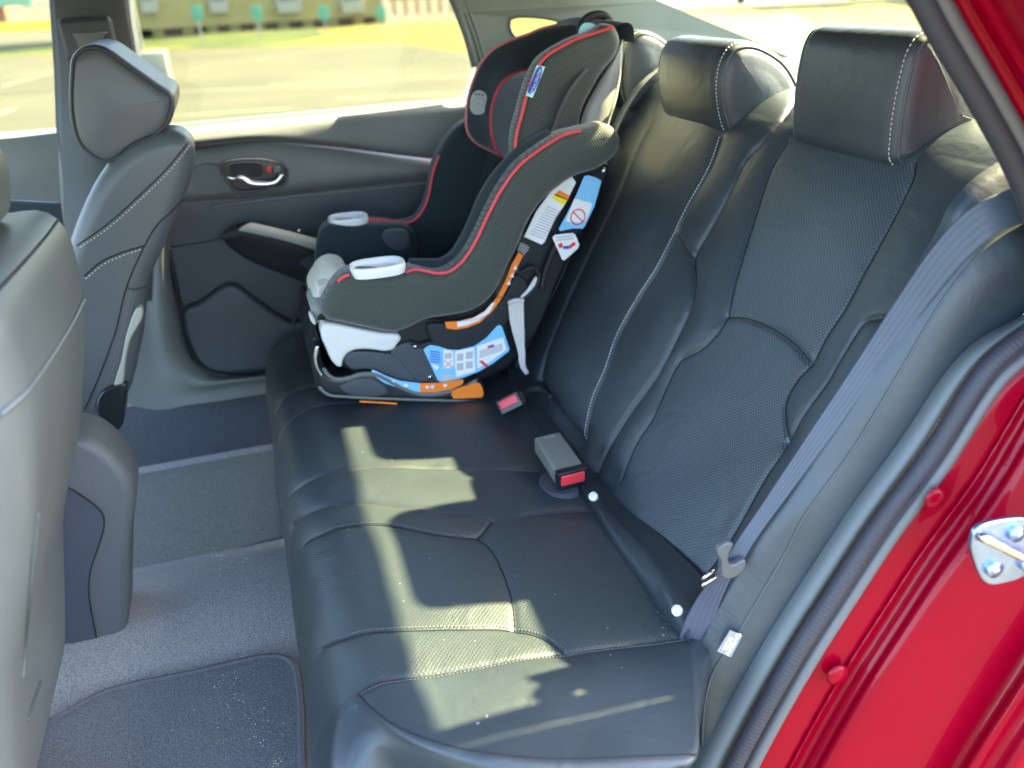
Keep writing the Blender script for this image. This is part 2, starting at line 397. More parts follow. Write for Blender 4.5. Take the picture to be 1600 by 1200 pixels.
t = thing('yellow_curb', 'yellow painted kerb in front of the brick building', 'kerb'); t['kind'] = 'structure'; del t['category']; del t['label']
t.name = 'kerb'; box('kerb_stone', (-12.5, 60, -.05), (16, .5, .5), M('kerb_yellow', (.7, .55, .08), .8), t)
t = thing('picket_fence', 'brown picket fence on the yellow grass right of the building', 'fence')
g = G()
fw = M('fence_wood', (.30, .20, .10), .9)
for i in range(26): 
    x = xr+.3+i*.42; boxg(g, (x, 32.4, .55), (.12, .05, .75))
g.obj('picket_panel', fw, t, False)
box('rail', (xr+5.6, 32.45, .7), (11, .06, .08), fw, t)
# trees behind the car
leafm = [M('leaf_a', (.10, .17, .03), .7, noise=.3), M('leaf_b', (.16, .24, .04), .7, noise=.3), M('leaf_c', (.07, .13, .035), .7, noise=.3)]
bark = M('bark', (.16, .11, .07), .9, noise=.3)
def tree(x, y, h, w, mi, label):
    t = thing('tree', label, 'tree', group='trees beyond the sunlit grass')
    tubeobj('trunk', [(x, y, -.1), (x+.1, y, h*.3), (x-.1, y+.1, h*.75)], .16, bark, t, 8)
    rs = np.random.RandomState(int(x*7+y)); n = 1500; v = []; f = []
    cl = [(rs.uniform(-w, w)*.7, rs.uniform(-w, w)*.7, rs.uniform(.15, .95)*h, rs.uniform(.35, .7)*w*.7) for _ in range(14)]
    for i in range(n):
        c = cl[rs.randint(14)]; d = rs.normal(size=3); d /= np.linalg.norm(d); r = c[3]*rs.uniform(.5, 1)
        p = np.array([x+c[0], y+c[1], c[2]])+d*r; p[2] = max(p[2], 0); a = rs.normal(size=3)*.16; bb = rs.normal(size=3)*.16; k = len(v)
        v += [p-a, p+bb, p+a, p-bb]; f.append((k, k+1, k+2, k+3))
    mk('crown', v, f, leafm[mi], t, False)
for i, (x, y, h, w) in enumerate([(19, 31, 6, 2.4), (22.5, 29, 5, 2.2), (25, 26.5, 7, 2.8), (28.5, 24, 6, 2.4), (31, 21, 5.5, 2.5), (16.5, 34, 6, 2.2), (35, 18, 6, 3)]):
    tree(x, y, h, w, i % 3, 'leafy green tree beyond the sunlit grass, '+['second from the left', 'third from the left', 'middle one', 'third from the right', 'second from the right', 'leftmost', 'rightmost'][i]+' seen through the rear window')

# ================================================================== CAR SHELL
car = thing('red_car', 'red car body seen through its open rear door', 'car')
YD = 1.52
# carpet with tunnel
prof = [(-.16, .0), (.3, .0), (.44, .0), (.51, .003), (.58, .03), (.65, .05), (.78, .05), (.88, .01), (.98, -.02), (1.3, -.02), (1.46, .02), (1.53, .13), (1.545, .2)]
pr_ = crm([(y, z, 0) for y, z in prof], 90)
rows = [[(x, y, z-(0 if x > -.5 else .0)) for y, z, _ in pr_] for x in np.linspace(-1.3, .12, 10)]
o = loft('carpet', rows, carpet, None, n=90, m=None); tag(o, kind='structure')
loft('footwell_shade_carpet', [[(x, y, z+.006) for y, z in ((1.33, -.019), (1.40, -.012), (1.46, .02), (1.50, .08), (1.53, .13), (1.545, .2))] for x in (-1.3, .12)], shaded_carpet, car, n=30)  # dark sheet over the far carpet slope, paints the shade there
# headliner + roof: rear edge is the window header
def roofsheet(name, dz, mat, th):
    rows = []
    for x in np.linspace(-1.6, 1.085, 12):
        zz = 1.29+dz-.045*((x+.3)/1.4)**2
        rows.append([(x, y, zz+.012*(1-((y-.68)/.8)**2)) for y in np.linspace(-.16, 1.5, 9)])
    return loft(name, rows, mat, car, n=20, th=th)
roofsheet('headliner', 0, trim, .01); roofsheet('roof', .03, red_paint, .01)
# parcel shelf
loft('parcel_shelf', [[(x, y, .925-.0*(x-.98)) for y in (-.1, .4, 1, 1.5)] for x in (1.15, 1.3, 1.6, 1.80)], M('shelf_cloth', (.02, .022, .025), .9, bump=.4), car, n=20, th=-.01)
rg = glass('rear_glass', (.80, .82, .70)); sg = glass('side_glass', (.74, .75, .66))
loft('rear_window', [[(1.085, y, 1.255+.03*(1-((y-.68)/.8)**2)) for y in (-.27, .4, 1, 1.44)], [(1.80, y, .935) for y in (-.27, .4, 1, 1.44)]], rg, car, n=16)
loft('boot_lid', [[(1.81, y, .93) for y in (-.1, .6, 1.46)], [(2.2, y, .93) for y in (-.1, .6, 1.46)], [(2.26, y, .88) for y in (-.1, .6, 1.46)], [(2.28, y, .2) for y in (-.1, .6, 1.46)]], red_paint, car, n=20)
# ---- far rear pillar trim with quarter window opening
out = [(696, -20), (716, 20), (734, 62), (744, 100), (740, 150), (722, 170), (735, 300), (1000, 300), (1420, 215), (1262, 103), (1175, 62), (1030, 2), (990, -14), (990, -60), (690, -60)]
hole = [(797, 30), (830, 26), (880, 36), (905, 60), (880, 70), (806, 60), (798, 48)]
def pt(p):
    y = YD-.02-.12*min(1, max(0, (p[0]-760)/400.)); return PY(p, y)
O3 = [pt(p) for p in out]; H3 = [pt(p) for p in crm([(a, b_, 0) for a, b_ in hole], 24, True)]
tri = tessellate_polygon([[Vector((q[0], q[2], 0)) for q in O3], [Vector((q[0], q[2], 0)) for q in H3]])
mk('rear_pillar_trim', O3+H3, [tuple(t) for t in tri], M('pillar_trim_pale', (.22, .25, .21), .6, noise=.08, bump=.3, bscale=400), car, False)
qw = tubeobj('quarter_window_frame', H3, .004, plastic_l, car, 8, True)
plate('quarter_glass', [q+np.array([0, .012, 0]) for q in H3], sg, car, th=.002)
seamp = [PY(p, YD-.045) for p in ((905, -20), (900, 10), (892, 34))]
tubeobj('pillar_seam', seamp, .0018, black, car, 6, res=20)
# window rubber at the rear edge of the far door window
for k, (dx, m_, r) in enumerate(((0, plastic_l, .010), (9, black, .006), (18, plastic_l, .005))):
    tubeobj('window_seal', PYs([(698+dx, -20), (714+dx, 16), (730+dx, 60), (742+dx, 104)], YD-.012-.004*k), r, m_, car, 8, res=24)
# ---- far centre pillar
pil = loft('centre_pillar', [PYs([(74, -40), (78, 20), (84, 110), (88, 215), (95, 330), (96, 470)], YD-.01),
      PYs([(82, -40), (87, 20), (94, 110), (98, 215), (106, 330), (106, 470)], YD-.055),
      PYs([(190, -40), (196, 20), (208, 90), (222, 215), (240, 330), (250, 470)], YD-.055),
      PYs([(203, -40), (209, 20), (221, 88), (236, 215), (252, 330), (262, 470)], YD-.01)], plastic, car, n=40)
bgd = box('belt_guide', PY((139, 60), YD-.07), (.115, .03, .09), plastic, pil, bev=.012)
slab('guide_recess', PYs([(112, 52), (168, 50), (160, 60), (158, 74), (122, 74), (118, 62)], YD-.1), YD-.1, .02, plastic_l, pil, r=.004, smoothpts=False, n=6)
# pillar foot and door sill trim (U shaped frame round the door edge)
fr_out = [(236, 330), (236, 420), (234, 487), (240, 545), (250, 582), (266, 604), (300, 612), (360, 605), (470, 590)]
fr_mid = [(250, 330), (250, 420), (252, 487), (262, 545), (275, 575), (295, 594), (320, 599), (370, 594), (470, 584)]
fr_in = [(266, 330), (264, 397), (276, 487), (290, 544), (308, 570), (338, 585), (370, 588), (420, 583), (470, 577)]
loft('sill_trim', [PYs([(160, 330), (160, 420), (162, 500), (170, 570), (180, 620), (240, 640), (300, 632), (360, 624), (470, 606)], YD-.05), PYs(fr_out, YD-.05), PYs(fr_mid, YD-.075), PYs(fr_in, YD-.03), PYs(fr_in, YD+.02)], plastic_l, car, n=60, m=20)
# ---- far rear door
dr = bpy.data.objects.new('rear_door', None); COL.objects.link(dr); dr.parent = car
def drow(L, y): return PYs(L, y)
X0, X1 = 232, 800
# panel built as stacked bands, top to bottom
top = [(205, 212), (275, 205), (500, 184), (640, 172), (722, 165), (800, 158)]
band = lambda dy_list, xs=(205, 300, 403, 500, 600, 675, 800): [(x, y) for x, y in zip(xs, dy_list)]
ledge_b = band((224, 222, 214, 221, 234, 243, 256))
groove_b = band((238, 236, 224, 230, 242, 251, 262))
mid_b = band((318, 312, 305, 295, 284, 276, 262))
low = band((420, 410, 400, 390, 380, 370, 360))
bot = band((610, 604, 598, 592, 580, 570, 560))
rows = [drow([(x, y-12) for x, y in top], YD+.005), drow([(x, y-3) for x, y in top], YD-.012), drow(top, YD-.018), drow([(x, y+6) for x, y in top], YD-.034), drow(ledge_b, YD-.045), drow([(x, y+3) for x, y in ledge_b], YD-.030)]
loft('panel_ledge', rows, plastic_l, dr, n=60, m=30)
loft('panel_middle', [drow([(x, y-3) for x, y in groove_b], YD-.008), drow(groove_b, YD-.022), drow([(x, (2*y+c[1])/3) for (x, y), c in zip(groove_b, mid_b)], YD-.036),
      drow([(x, y-8) for x, y in mid_b], YD-.040), drow(mid_b, YD-.028), drow([(x, y+4) for x, y in mid_b], YD-.016)], plastic_l, dr, n=60, m=26)
loft('panel_groove', [drow([(x, y-4) for x, y in ledge_b], YD+.0), drow([(x, y+6) for x, y in groove_b], YD+.0)], black, dr, n=30)
loft('panel_lower', [drow([(x, y+2) for x, y in mid_b], YD-.018), drow([(x, y+14) for x, y in mid_b], YD-.020), drow(low, YD-.014), drow([(x, (y+c[1])/2) for (x, y), c in zip(low, bot)], YD-.010), drow(bot, YD-.006)], plastic, dr, n=60, m=30)
# second moulding line below the middle band
tubeobj('panel_moulding', PYs([(326, 326), (340, 322), (440, 309), (560, 297), (680, 284)], YD-.03), .004, plastic_l, dr, 8, res=30)
# sill strip and glass
loft('window_sill', [drow([(x, y-13) for x, y in top], YD+.012), drow([(x, y-11) for x, y in top], YD-.004), drow([(x, y-1) for x, y in top], YD-.008), drow([(x, y+1) for x, y in top], YD+.004)], M('sill_strip', (.10, .15, .145), .45), dr, n=40)
plate('window_glass', PYs([(205, 205), (722, 158), (742, 104), (698, -20), (690, -60), (205, -60)], YD+.03), sg, dr, th=.003)
# handle recess with bezel
bez = [(306, 260), (330, 257), (400, 246), (440, 256), (452, 262), (446, 290), (440, 294), (370, 300), (312, 304), (300, 300)]
slab('handle_recess', PYs([(345, 258), (405, 250), (440, 258), (446, 266), (442, 286), (432, 290), (372, 297), (362, 290)], YD-.042), YD-.043, .02, black, dr, r=.003, n=60)
tubeobj('handle_bezel', PYs([(345, 258), (405, 249), (440, 257), (449, 266), (444, 288), (432, 292), (372, 299), (360, 290)], YD-.046), .004, plastic, dr, 8, True, res=60)
slab('handle_backplate', PYs([(305, 262), (338, 258), (362, 297), (308, 303), (300, 290)], YD-.044), YD-.044, .012, trim, dr, r=.004, n=40)
hd = crm(PYs([(356, 277), (364, 279), (376, 277), (390, 285), (405, 287), (418, 287), (430, 284), (437, 278), (440, 272)], YD-.06), 40)
g = G(); tube(g, hd, [.003]*6+[.0045+.0035*math.sin(k/33*math.pi*.9) for k in range(34)], 10); hnd = g.obj('door_handle', chrome, dr)
box('lock_slider', PY((420, 265), YD-.058), (.012, .010, .016), buck_red, hnd, bev=.003)
box('lock_knob', PY((432, 265), YD-.056), (.016, .010, .016), plastic_l, hnd, bev=.003)
slab('handle_pull_plate', PYs([(360, 260), (405, 257), (410, 260), (409, 274), (366, 276)], YD-.05), YD-.05, .008, blackm, dr, r=.003, n=30)
# armrest
a_top_o = [(352, 362), (369, 352), (390, 347), (440, 360), (500, 376), (560, 392)]
a_top_i = [(350, 366), (365, 362), (384, 358), (440, 374), (500, 393), (560, 410)]
a_bot = [(352, 376), (380, 396), (406, 409), (450, 426), (500, 445), (560, 465)]
arm = loft('armrest', [drow(a_top_o, YD-.015), drow([(x, y+1) for x, y in a_top_o], YD-.06), drow(a_top_i, YD-.085), drow([(x, y+8) for x, y in a_top_i], YD-.09), drow(a_bot, YD-.05), drow([(x, y+6) for x, y in a_bot], YD-.01)], blackm, dr, n=50, m=30)
loft('armrest_top', [PYs([(392, 347), (440, 358), (500, 374), (560, 392)], YD-.088), PYs([(382, 352), (438, 366), (500, 383), (560, 402)], YD-.098), PYs([(372, 360), (436, 374), (500, 393), (560, 412)], YD-.094)], M('armrest_sunlit', (.42, .42, .36), .35), arm, n=30, m=8, th=.003)  # pale strip, paints the sunlight along the armrest top
box('window_switch', PY((468, 366), YD-.065), (.03, .02, .008), black, arm, bev=.002); box('switch_button', PY((467, 361), YD-.07), (.008, .01, .010), chrome, arm, bev=.003)
# map pocket on lower door
pk = [(287, 487), (310, 476), (362, 446), (400, 470), (453, 504), (490, 506), (490, 585), (430, 578), (338, 582), (312, 566), (299, 544)]
slab('map_pocket', PYs(pk, YD-.05), YD-.05, .05, plastic, dr, r=.012, n=120)
tubeobj('panel_seam', PYs([(268, 386), (310, 380), (350, 372)], YD-.019), .0018, black, dr, 6, res=16)
tubeobj('door_edge_seal', PYs([(264, 392), (274, 440), (284, 487), (297, 544), (312, 569), (338, 584), (372, 588), (428, 582), (500, 574)], YD-.022), .006, black, dr, 8, res=60)
tubeobj('cable_loop', PYs([(486, 468), (470, 478), (462, 492), (459, 506)], YD-.1), .005, blackm, dr, 8, res=20)
# ---- far front door beyond the centre pillar
fd = bpy.data.objects.new('front_door', None); COL.objects.link(fd); fd.parent = car
loft('window_sill', [PYs([(-160, 222), (0, 211), (90, 204)], YD+.0), PYs([(-160, 229), (0, 218), (90, 210)], YD-.02)], M('sill_strip2', (.10, .15, .145), .45), fd, n=20)
loft('panel_upper', [PYs([(-160, 229), (0, 217), (92, 209)], YD-.02), PYs([(-160, 270), (0, 262), (92, 256)], YD-.03), PYs([(-160, 322), (0, 312), (96, 316)], YD-.03)], plastic_l, fd, n=20, m=12)
loft('panel_lower', [PYs([(-160, 322), (0, 311), (96, 315)], YD-.02), PYs([(-160, 329), (0, 318), (96, 322)], YD-.05), PYs([(-160, 700), (0, 680), (140, 660)], YD-.05)], plastic, fd, n=20)
plate('window_glass', PYs([(-200, 222), (92, 200), (80, -60), (-200, -60)], YD+.03), sg, fd, th=.003)

# ================================================================== near door opening: trim, seal, painted jamb
def Yv(L): return [PY((p[0], p[1]), p[2]) for p in L]
# seal loop path in the door plane
inner = [(1380, -70), (1419, 0), (1449, 57), (1513, 166), (1566, 262), (1602, 350), (1630, 430), (1628, 480), (1595, 505), (1530, 560), (1437, 700), (1358, 808), (1292, 908), (1233, 1000), (1175, 1100), (1129, 1187), (1080, 1290)]
ys = [-.085]*len(inner)
def off(path, d):
    P = np.array(path, float); T = np.gradient(P, axis=0); T /= np.linalg.norm(T, axis=1)[:, None]
    N = np.stack([T[:, 1], -T[:, 0]], 1)   # to the right-outside
    dd = np.array(d)[:, None] if hasattr(d, '__len__') else d
    return P+N*dd
I = crm([(a, b_, 0) for a, b_ in inner], 160)[:, :2]
tt = np.linspace(0, 1, 160)
upper = 1/(1+np.exp((tt-.44)*40))        # 1 along the pillar, 0 along the sill
def ofs(u, l): return u*upper+l*(1-upper)
def path(u, l, y): return [PY(p, y) for p in off(I, ofs(u, l))]
# inner trim edge (grey, shiny) -> ribbed seal -> lip -> red flange
seal = bpy.data.objects.new('door_seal', None); COL.objects.link(seal); seal.parent = car
loft('trim_edge', [path(-2, -42, -.045), path(0, -20, -.072), path(4, -4, -.082), path(8, 6, -.070)], trim, seal, n=160, m=14)
# ribbed bulb
bulb = np.array(path(20, 20, -.095)); bulb = crm(bulb, 900)
rad = .0130+.00025*np.sin(np.arange(900)*2*math.pi/4)
g = G(); tube(g, bulb, list(rad), 12); g.obj('ribbed_bulb', rubber, seal)
tubeobj('groove', path(37, 37, -.098), .0035, black, seal, 8)
g = G(); lp = crm(path(48, 47, -.103), 160); tube(g, lp, .0085, 10); g.obj('outer_lip', lip_m, seal)
jam = [path(56, 54, -.100), path(62, 62, -.104), path(78, 92, -.112), path(92, 116, -.116), path(100, 124, -.128), path(112, 136, -.133), path(118, 142, -.146), path(150, 240, -.185), path(180, 330, -.215), path(190, 345, -.24), path(215, 372, -.247), path(240, 400, -.27), path(330, 520, -.272)]
jb = loft('painted_jamb', jam, red_paint, car, n=160, m=60)
for pxp in ((1462, 778), (1308, 1054)):
    q = PY(pxp, -.122); g = G()
    v = []; 
    for k in range(7):
        a = k/6*math.pi/2
        for j in range(20): v.append(q+np.array([.017*math.cos(a)*math.cos(j*math.pi/10), -.007*math.sin(a)*1.0, .017*math.cos(a)*math.sin(j*math.pi/10)]))
    g.add(v, grid_faces(7, 20, True)); g.obj('jamb_plug', red_paint, car)
# striker
YS = -.222
sp = [(1519, 858), (1523, 834), (1531, 824), (1548, 817), (1600, 809), (1622, 816), (1628, 850), (1618, 886), (1598, 903), (1562, 914), (1548, 915), (1537, 908), (1526, 885)]
st = slab('door_striker', PYs(sp, YS), YS, .008, zinc, car, r=.003, n=80)
for pxp in ((1588, 833), (1553, 889), (1606, 880)):
    q = PY(pxp, YS-.002)
    g = G(); tube(g, [q+np.array([0, .004, 0]), q+np.array([0, -.004, 0])], .011, 16); tube(g, [q, q+np.array([0, -.0065, 0])], .006, 6); g.obj('bolt', zinc, st)
tubeobj('striker_bar', [PY((1532, 840), YS), PY((1536, 840), YS-.018), PY((1560, 852), YS-.022), PY((1600, 872), YS-.022), PY((1640, 892), YS-.018)], .0055, chrome, st, 12, res=30)
plate('sun_block_panel', [(1.0, -.15, 0), (2.25, -.15, 0), (2.25, -.15, .92), (1.80, -.15, .94), (1.10, -.15, 1.25), (1.0, -.15, 1.25)], red_paint, car, th=.02)  # unseen panel added to stop sun leaking through gaps behind the jamb
g = G(); tube(g, crm(path(82, 100, -.1165), 300), list(.0022+.0005*np.sin(np.arange(300)*.9)), 6); g.obj('sealer_bead', red_paint, car)
# outer flank of the body beyond the frame
loft('rear_fender', [path(329, 519, -.271), path(360, 560, -.275), path(900, 1200, -.285)], red_paint, car, n=80, m=10)

# ================================================================== REAR BENCH
bench = thing('rear_bench_seat', 'black leather rear bench with perforated panels and three headrests', 'car seat')
class Prof:
    """2D (x,z) profile extruded across the car; pixel rays are intersected with it"""
    def __init__(s, pts, n):
        s.P = crm([(x, z, 0) for x, z in pts], n)[:, :2]; s.s = np.r_[0, np.cumsum(np.linalg.norm(np.diff(s.P, axis=0), axis=1))]
        T = np.gradient(s.P, axis=0); T /= np.linalg.norm(T, axis=1)[:, None]; s.N = np.stack([T[:, 1], -T[:, 0]], 1)  # set sign by user
    def hit(s, p):
        d = ray(p); best = None
        A = s.P[:-1]; B = s.P[1:]; e = B-A; c = np.array([CAM[0], CAM[2]]); dd = np.array([d[0], d[2]])
        den = dd[0]*(-e[:, 1])+dd[1]*e[:, 0]
        r = A-c; t = (r[:, 0]*(-e[:, 1])+r[:, 1]*e[:, 0])/(den+1e-15); u = (dd[0]*r[:, 1]-dd[1]*r[:, 0])/(den+1e-15)
        ok = (u >= -.001) & (u <= 1.001) & (t > 0)
        if not ok.any():
            i = int(np.argmin(np.where(t > 0, np.abs(u-.5), 1e9)))
        else: i = np.where(ok)[0][np.argmin(t[ok])]
        uu = min(1, max(0, u[i]))
        return np.array([s.s[i]+uu*(s.s[i+1]-s.s[i]), CAM[1]+t[i]*d[1]])
    def at(s, sv, y, h=0):
        x = np.interp(sv, s.s, s.P[:, 0]); z = np.interp(sv, s.s, s.P[:, 1]); nx = np.interp(sv, s.s, s.N[:, 0]); nz = np.interp(sv, s.s, s.N[:, 1])
        return np.stack([x+nx*h, np.broadcast_to(y, np.shape(x)), z+nz*h], -1)
def poly_d(Sg, Yg, L):
    d = np.full(Sg.shape, 9.)
    for a, b in zip(L[:-1], L[1:]):
        e = b-a; l = e@e+1e-12; u = np.clip(((Sg-a[0])*e[0]+(Yg-a[1])*e[1])/l, 0, 1)
        d = np.minimum(d, np.hypot(Sg-a[0]-u*e[0], Yg-a[1]-u*e[1]))
    return d
def inpoly(Sg, Yg, L):
    r = np.zeros(Sg.shape, bool); m = len(L)
    for i in range(m):
        a, b = L[i], L[(i+1) % m]
        c = ((a[1] > Yg) != (b[1] > Yg)) & (Sg < (b[0]-a[0])*(Yg-a[1])/((b[1]-a[1])+1e-12)+a[0]); r ^= c
    return r
class Field:
    """seat surface over (s,y) with creases"""
    def __init__(s, prof): s.p = prof; s.cr = []
    def line(s, px, n=40): return crm([tuple(s.p.hit(q))+(0,) for q in px], n)[:, :2]
    def crease(s, px, d1=.004, w1=.006, d2=.006, w2=.03): L = s.line(px); s.cr.append((L, d1, w1, d2, w2)); return L
    def h(s, Sg, Yg):
        H = np.zeros(np.shape(Sg))
        for L, d1, w1, d2, w2 in s.cr:
            d = poly_d(Sg, Yg, L); H = H-d1*np.exp(-(d/w1)**2)-d2*np.exp(-(d/w2))
        H += s.extra(Sg, Yg); return H
    extra = staticmethod(lambda S_, Y_: 0*S_)
    def pos(s, L, lift=0): L = np.array(L); return s.p.at(L[:, 0], L[:, 1], s.h(L[:, 0], L[:, 1])+lift)
# ---- cushion
cp = Prof([(.64, .262), (.56, .283), (.45, .297), (.30, .316), (.16, .332), (.09, .334), (.035, .324), (-.012, .296), (-.042, .245), (-.052, .19), (-.048, .11), (-.040, .03)], 260)
if cp.N[60][1] < 0: cp.N = -cp.N
cf = Field(cp)
seamA = [(1072, 999), (980, 1010), (885, 1022), (760, 1036), (650, 1051), (590, 1062), (558, 1078)]
edge = [(1087, 1180), (1000, 1184), (850, 1185), (760, 1178), (690, 1162), (620, 1134), (580, 1105), (556, 1080)]
s2 = [(500, 1012), (530, 997), (570, 985), (640, 980), (720, 978), (805, 979), (845, 993), (884, 1021)]
s3 = [(806, 978), (802, 940), (784, 885), (765, 850), (746, 832)]
s4 = [(472, 850), (500, 832), (540, 818), (600, 816), (660, 828), (705, 833), (746, 831), (772, 803)]
s5 = [(926, 793), (850, 797), (772, 803), (700, 795), (620, 785), (560, 781), (510, 786), (475, 800), (452, 822)]
s6 = [(866, 735), (845, 733), (700, 729), (600, 728), (535, 733), (490, 744), (458, 766), (442, 790)]
s7 = [(560, 628), (510, 630), (470, 645), (445, 668), (434, 690)]; s8 = [(500, 603), (470, 606), (445, 620), (432, 640)]
cf.crease(seamA, .0025, .004, .008, .035)
cf.crease(s2, .002, .004, .005, .03); cf.crease(s3, .002, .004, .006, .03); cf.crease(s4, .002, .004, .005, .03)
cf.crease(s5, .0022, .004, .007, .03); cf.crease(s6, .003, .004, .004, .03); cf.crease(s7, .003, .004, .003, .02); cf.crease(s8, .003, .004, .003, .02)
YF = 1.47
e2 = np.array([cf.line(edge, 60)][0]); e2 = np.concatenate([[[0, .03], cf.line([(1076, 1005), (1077, 1006)], 2)[0], cf.line([(1080, 1050), (1081, 1051)], 2)[0], cf.line([(1084, 1115), (1085, 1116)], 2)[0]], e2, cf.line([(540, 1092), (530, 1110), (520, 1140), (515, 1200), (512, 1260)], 30)])
es = e2[np.argsort(e2[:, 0])]
_sx = np.linspace(0, cp.s[-1], 300); _sy = np.interp(_sx, es[:, 0], es[:, 1]); _sy = np.convolve(np.pad(_sy, 6, 'edge'), np.ones(13)/13, 'valid')
def yend(s_):
    return np.interp(s_, _sx, _sy)
s_front = .52
def ex(S_, Y_):
    yb = yend(S_); h = .012*np.exp(-((Y_-(-.04))/.09)**2)*np.clip((.52-S_)/.12, 0, 1)
    h = h-.010*np.clip((Y_-.55)/.1, 0, 1)*np.clip(1-(Y_-.95)/.1, 0, 1)*0
    h = h+.0018*np.sin(S_*23+Y_*9)*np.sin(Y_*17+1.3)
    h = h-.06*np.clip((Y_-1.36)/.09, 0, 1)**2      # far end rolls down
    return h
cf.extra = ex
NS, NY = 300, 520
sv = np.linspace(0, cp.s[-1], NS); ye = yend(sv)
u = np.linspace(0, 1, NY)
Sg = np.repeat(sv[:, None], NY, 1); Yg = ye[:, None]+(YF-ye[:, None])*u[None]
top = cp.at(Sg.ravel(), Yg.ravel(), cf.h(Sg, Yg).ravel()).reshape(NS, NY, 3)
# near side flank: rounds over the edge and drops
K = 16; flank = []
for k in range(K, 0, -1):
    tb = min(1, max(0, (k-3)/9)); a = min(k/7, 1)*math.pi/2; r = .022; dn = r*(1-math.cos(a))+max(0, k-7)*.028
    q = top[:, 0].copy(); N = np.stack([np.interp(sv, cp.s, cp.N[:, 0]), np.zeros(NS), np.interp(sv, cp.s, cp.N[:, 1])], 1)
    q[:, 1] -= r*math.sin(a); q[:, 1] = q[:, 1]*(1-tb)+np.minimum(q[:, 1], np.interp(sv, [0, .25, .34, .45, .62, .8, .95], [.1, .1, -.15, -.15, -.07, -.015, .0]))*tb; q -= N*dn
    q[:, 2] = np.maximum(q[:, 2], .02)
    if k > 3:
        w_ = 6+2*k; q = np.stack([np.convolve(np.pad(q[:, c_], w_, 'edge'), np.ones(2*w_+1)/(2*w_+1), 'valid') for c_ in range(3)], 1)
    flank.append(q)
A = np.concatenate([np.array(flank).transpose(1, 0, 2), top], 1); nc = A.shape[1]
faces = np.array(grid_faces(NS, nc), np.int32)
Su = np.repeat(sv[:, None], nc, 1); Yu = np.concatenate([np.repeat((ye-.3)[:, None], K, 1), Yg], 1)
fi = np.arange(len(faces)); fr, fc = fi//(nc-1), fi % (nc-1)
Sc = Su[fr, fc]; Yc = Yu[fr, fc]; isflank = fc < K
# material regions: perforated between seam A and the centre seam
sA = cf.line(seamA, 80); sA = sA[np.argsort(sA[:, 0])]; s5l = cf.line(s5, 80); s5l = s5l[np.argsort(s5l[:, 0])]
yA = np.interp(Sc, sA[:, 0], sA[:, 1]); y5 = np.interp(Sc, s5l[:, 0], s5l[:, 1])
perfm = (Yc > yA) & (Yc < y5) & ~isflank
cushion = mk('seat_cushion', A.reshape(-1, 3), faces.tolist(), None, bench, True, uv=np.stack([Su.ravel(), Yu.ravel()], 1), mats=[leather, perf_seat], mi=perfm.astype(np.int32).tolist())
g = G(); g2 = G()
for L in (seamA, s2, s3, s4, s5, s6, s7, s8): tube(g, cf.pos(cf.line(L, 90), .0006), .0013, 6)
tube(g, cf.pos(cf.line(edge, 90)[::1], -.0005), .0016, 6)
tag(g.obj('cushion_seam', darkthread, cushion), kind='stuff')
for L in (s2, s4, s5, s6, seamA):
    q = cf.line(L, 160); T = np.gradient(q, axis=0); T /= np.linalg.norm(T, axis=1)[:, None]; q2 = q+np.stack([T[:, 1], -T[:, 0]], 1)*.005
    dashes(g2, cf.pos(q2, .0012), .00045, .003, .0022)
tag(g2.obj('cushion_stitching', M('grey_thread', (.18, .19, .18), .7), cushion), kind='stuff')

# ---- backrest
d0 = np.array([.365, .62]); d0 /= np.linalg.norm(d0)
o0 = np.array([.545, .28])
bp_pts = [tuple(o0+d0*t) for t in (-.09, 0, .15, .3, .45, .6)]+[(.889, .858), (.922, .900), (.968, .935), (1.03, .955), (1.10, .958), (1.16, .935), (1.19, .88)]
bp = Prof(bp_pts, 300)
if bp.N[60][0] > 0: bp.N = -bp.N
bf = Field(bp)
L1 = [(1127, 215), (1110, 258), (1075, 324), (1031, 415), (996, 470), (966, 525), (948, 578), (930, 620), (918, 655), (908, 685)]      # stitched seam right of centre panel
L0 = [(1010, 205), (985, 250), (961, 313), (930, 375), (900, 437), (872, 505), (850, 560), (838, 590)]
L2 = [(1262, 120), (1224, 175), (1190, 215), (1162, 245), (1135, 300), (1105, 355), (1079, 402), (1082, 440), (1075, 480), (1053, 525), (1020, 585), (975, 650), (940, 712), (928, 742)]
L2b = [(1057, 363), (1068, 385), (1079, 402)]
P1 = [(1228, 219), (1202, 262), (1171, 350), (1145, 437), (1130, 492), (1119, 515), (1090, 545), (1058, 562), (1035, 605), (1016, 651), (990, 692), (966, 752)]
P2 = [(1428, 250), (1424, 275), (1412, 300), (1390, 345), (1359, 402), (1335, 445), (1316, 481), (1289, 520), (1262, 566), (1238, 595), (1223, 628), (1224, 660), (1227, 693), (1190, 755), (1140, 840), (1094, 906)]
P3 = [(1130, 492), (1160, 494), (1195, 508), (1232, 532), (1262, 566)]
P4 = [(1378, 497), (1350, 503), (1333, 525), (1312, 560), (1290, 600), (1262, 640), (1227, 690)]
CB = [(838, 590), (862, 622), (885, 655), (908, 685)]
bf.crease(L1, .005, .004, .006, .03); bf.crease(L0, .006, .006, .008, .03); bf.crease(L2, .007, .006, .008, .04); bf.crease(L2b, .004, .004, .002, .02)
bf.crease(P1, .003, .004, .005, .04); bf.crease(P2, .003, .004, .005, .04); bf.crease(P3, .003, .004, .004, .02); bf.crease(P4, .004, .004, .006, .02); bf.crease(CB, .006, .006, .008, .02)
l2 = bf.line(L2, 60); l2 = l2[np.argsort(l2[:, 0])]; l0 = bf.line(L0, 60); l0 = l0[np.argsort(l0[:, 0])]
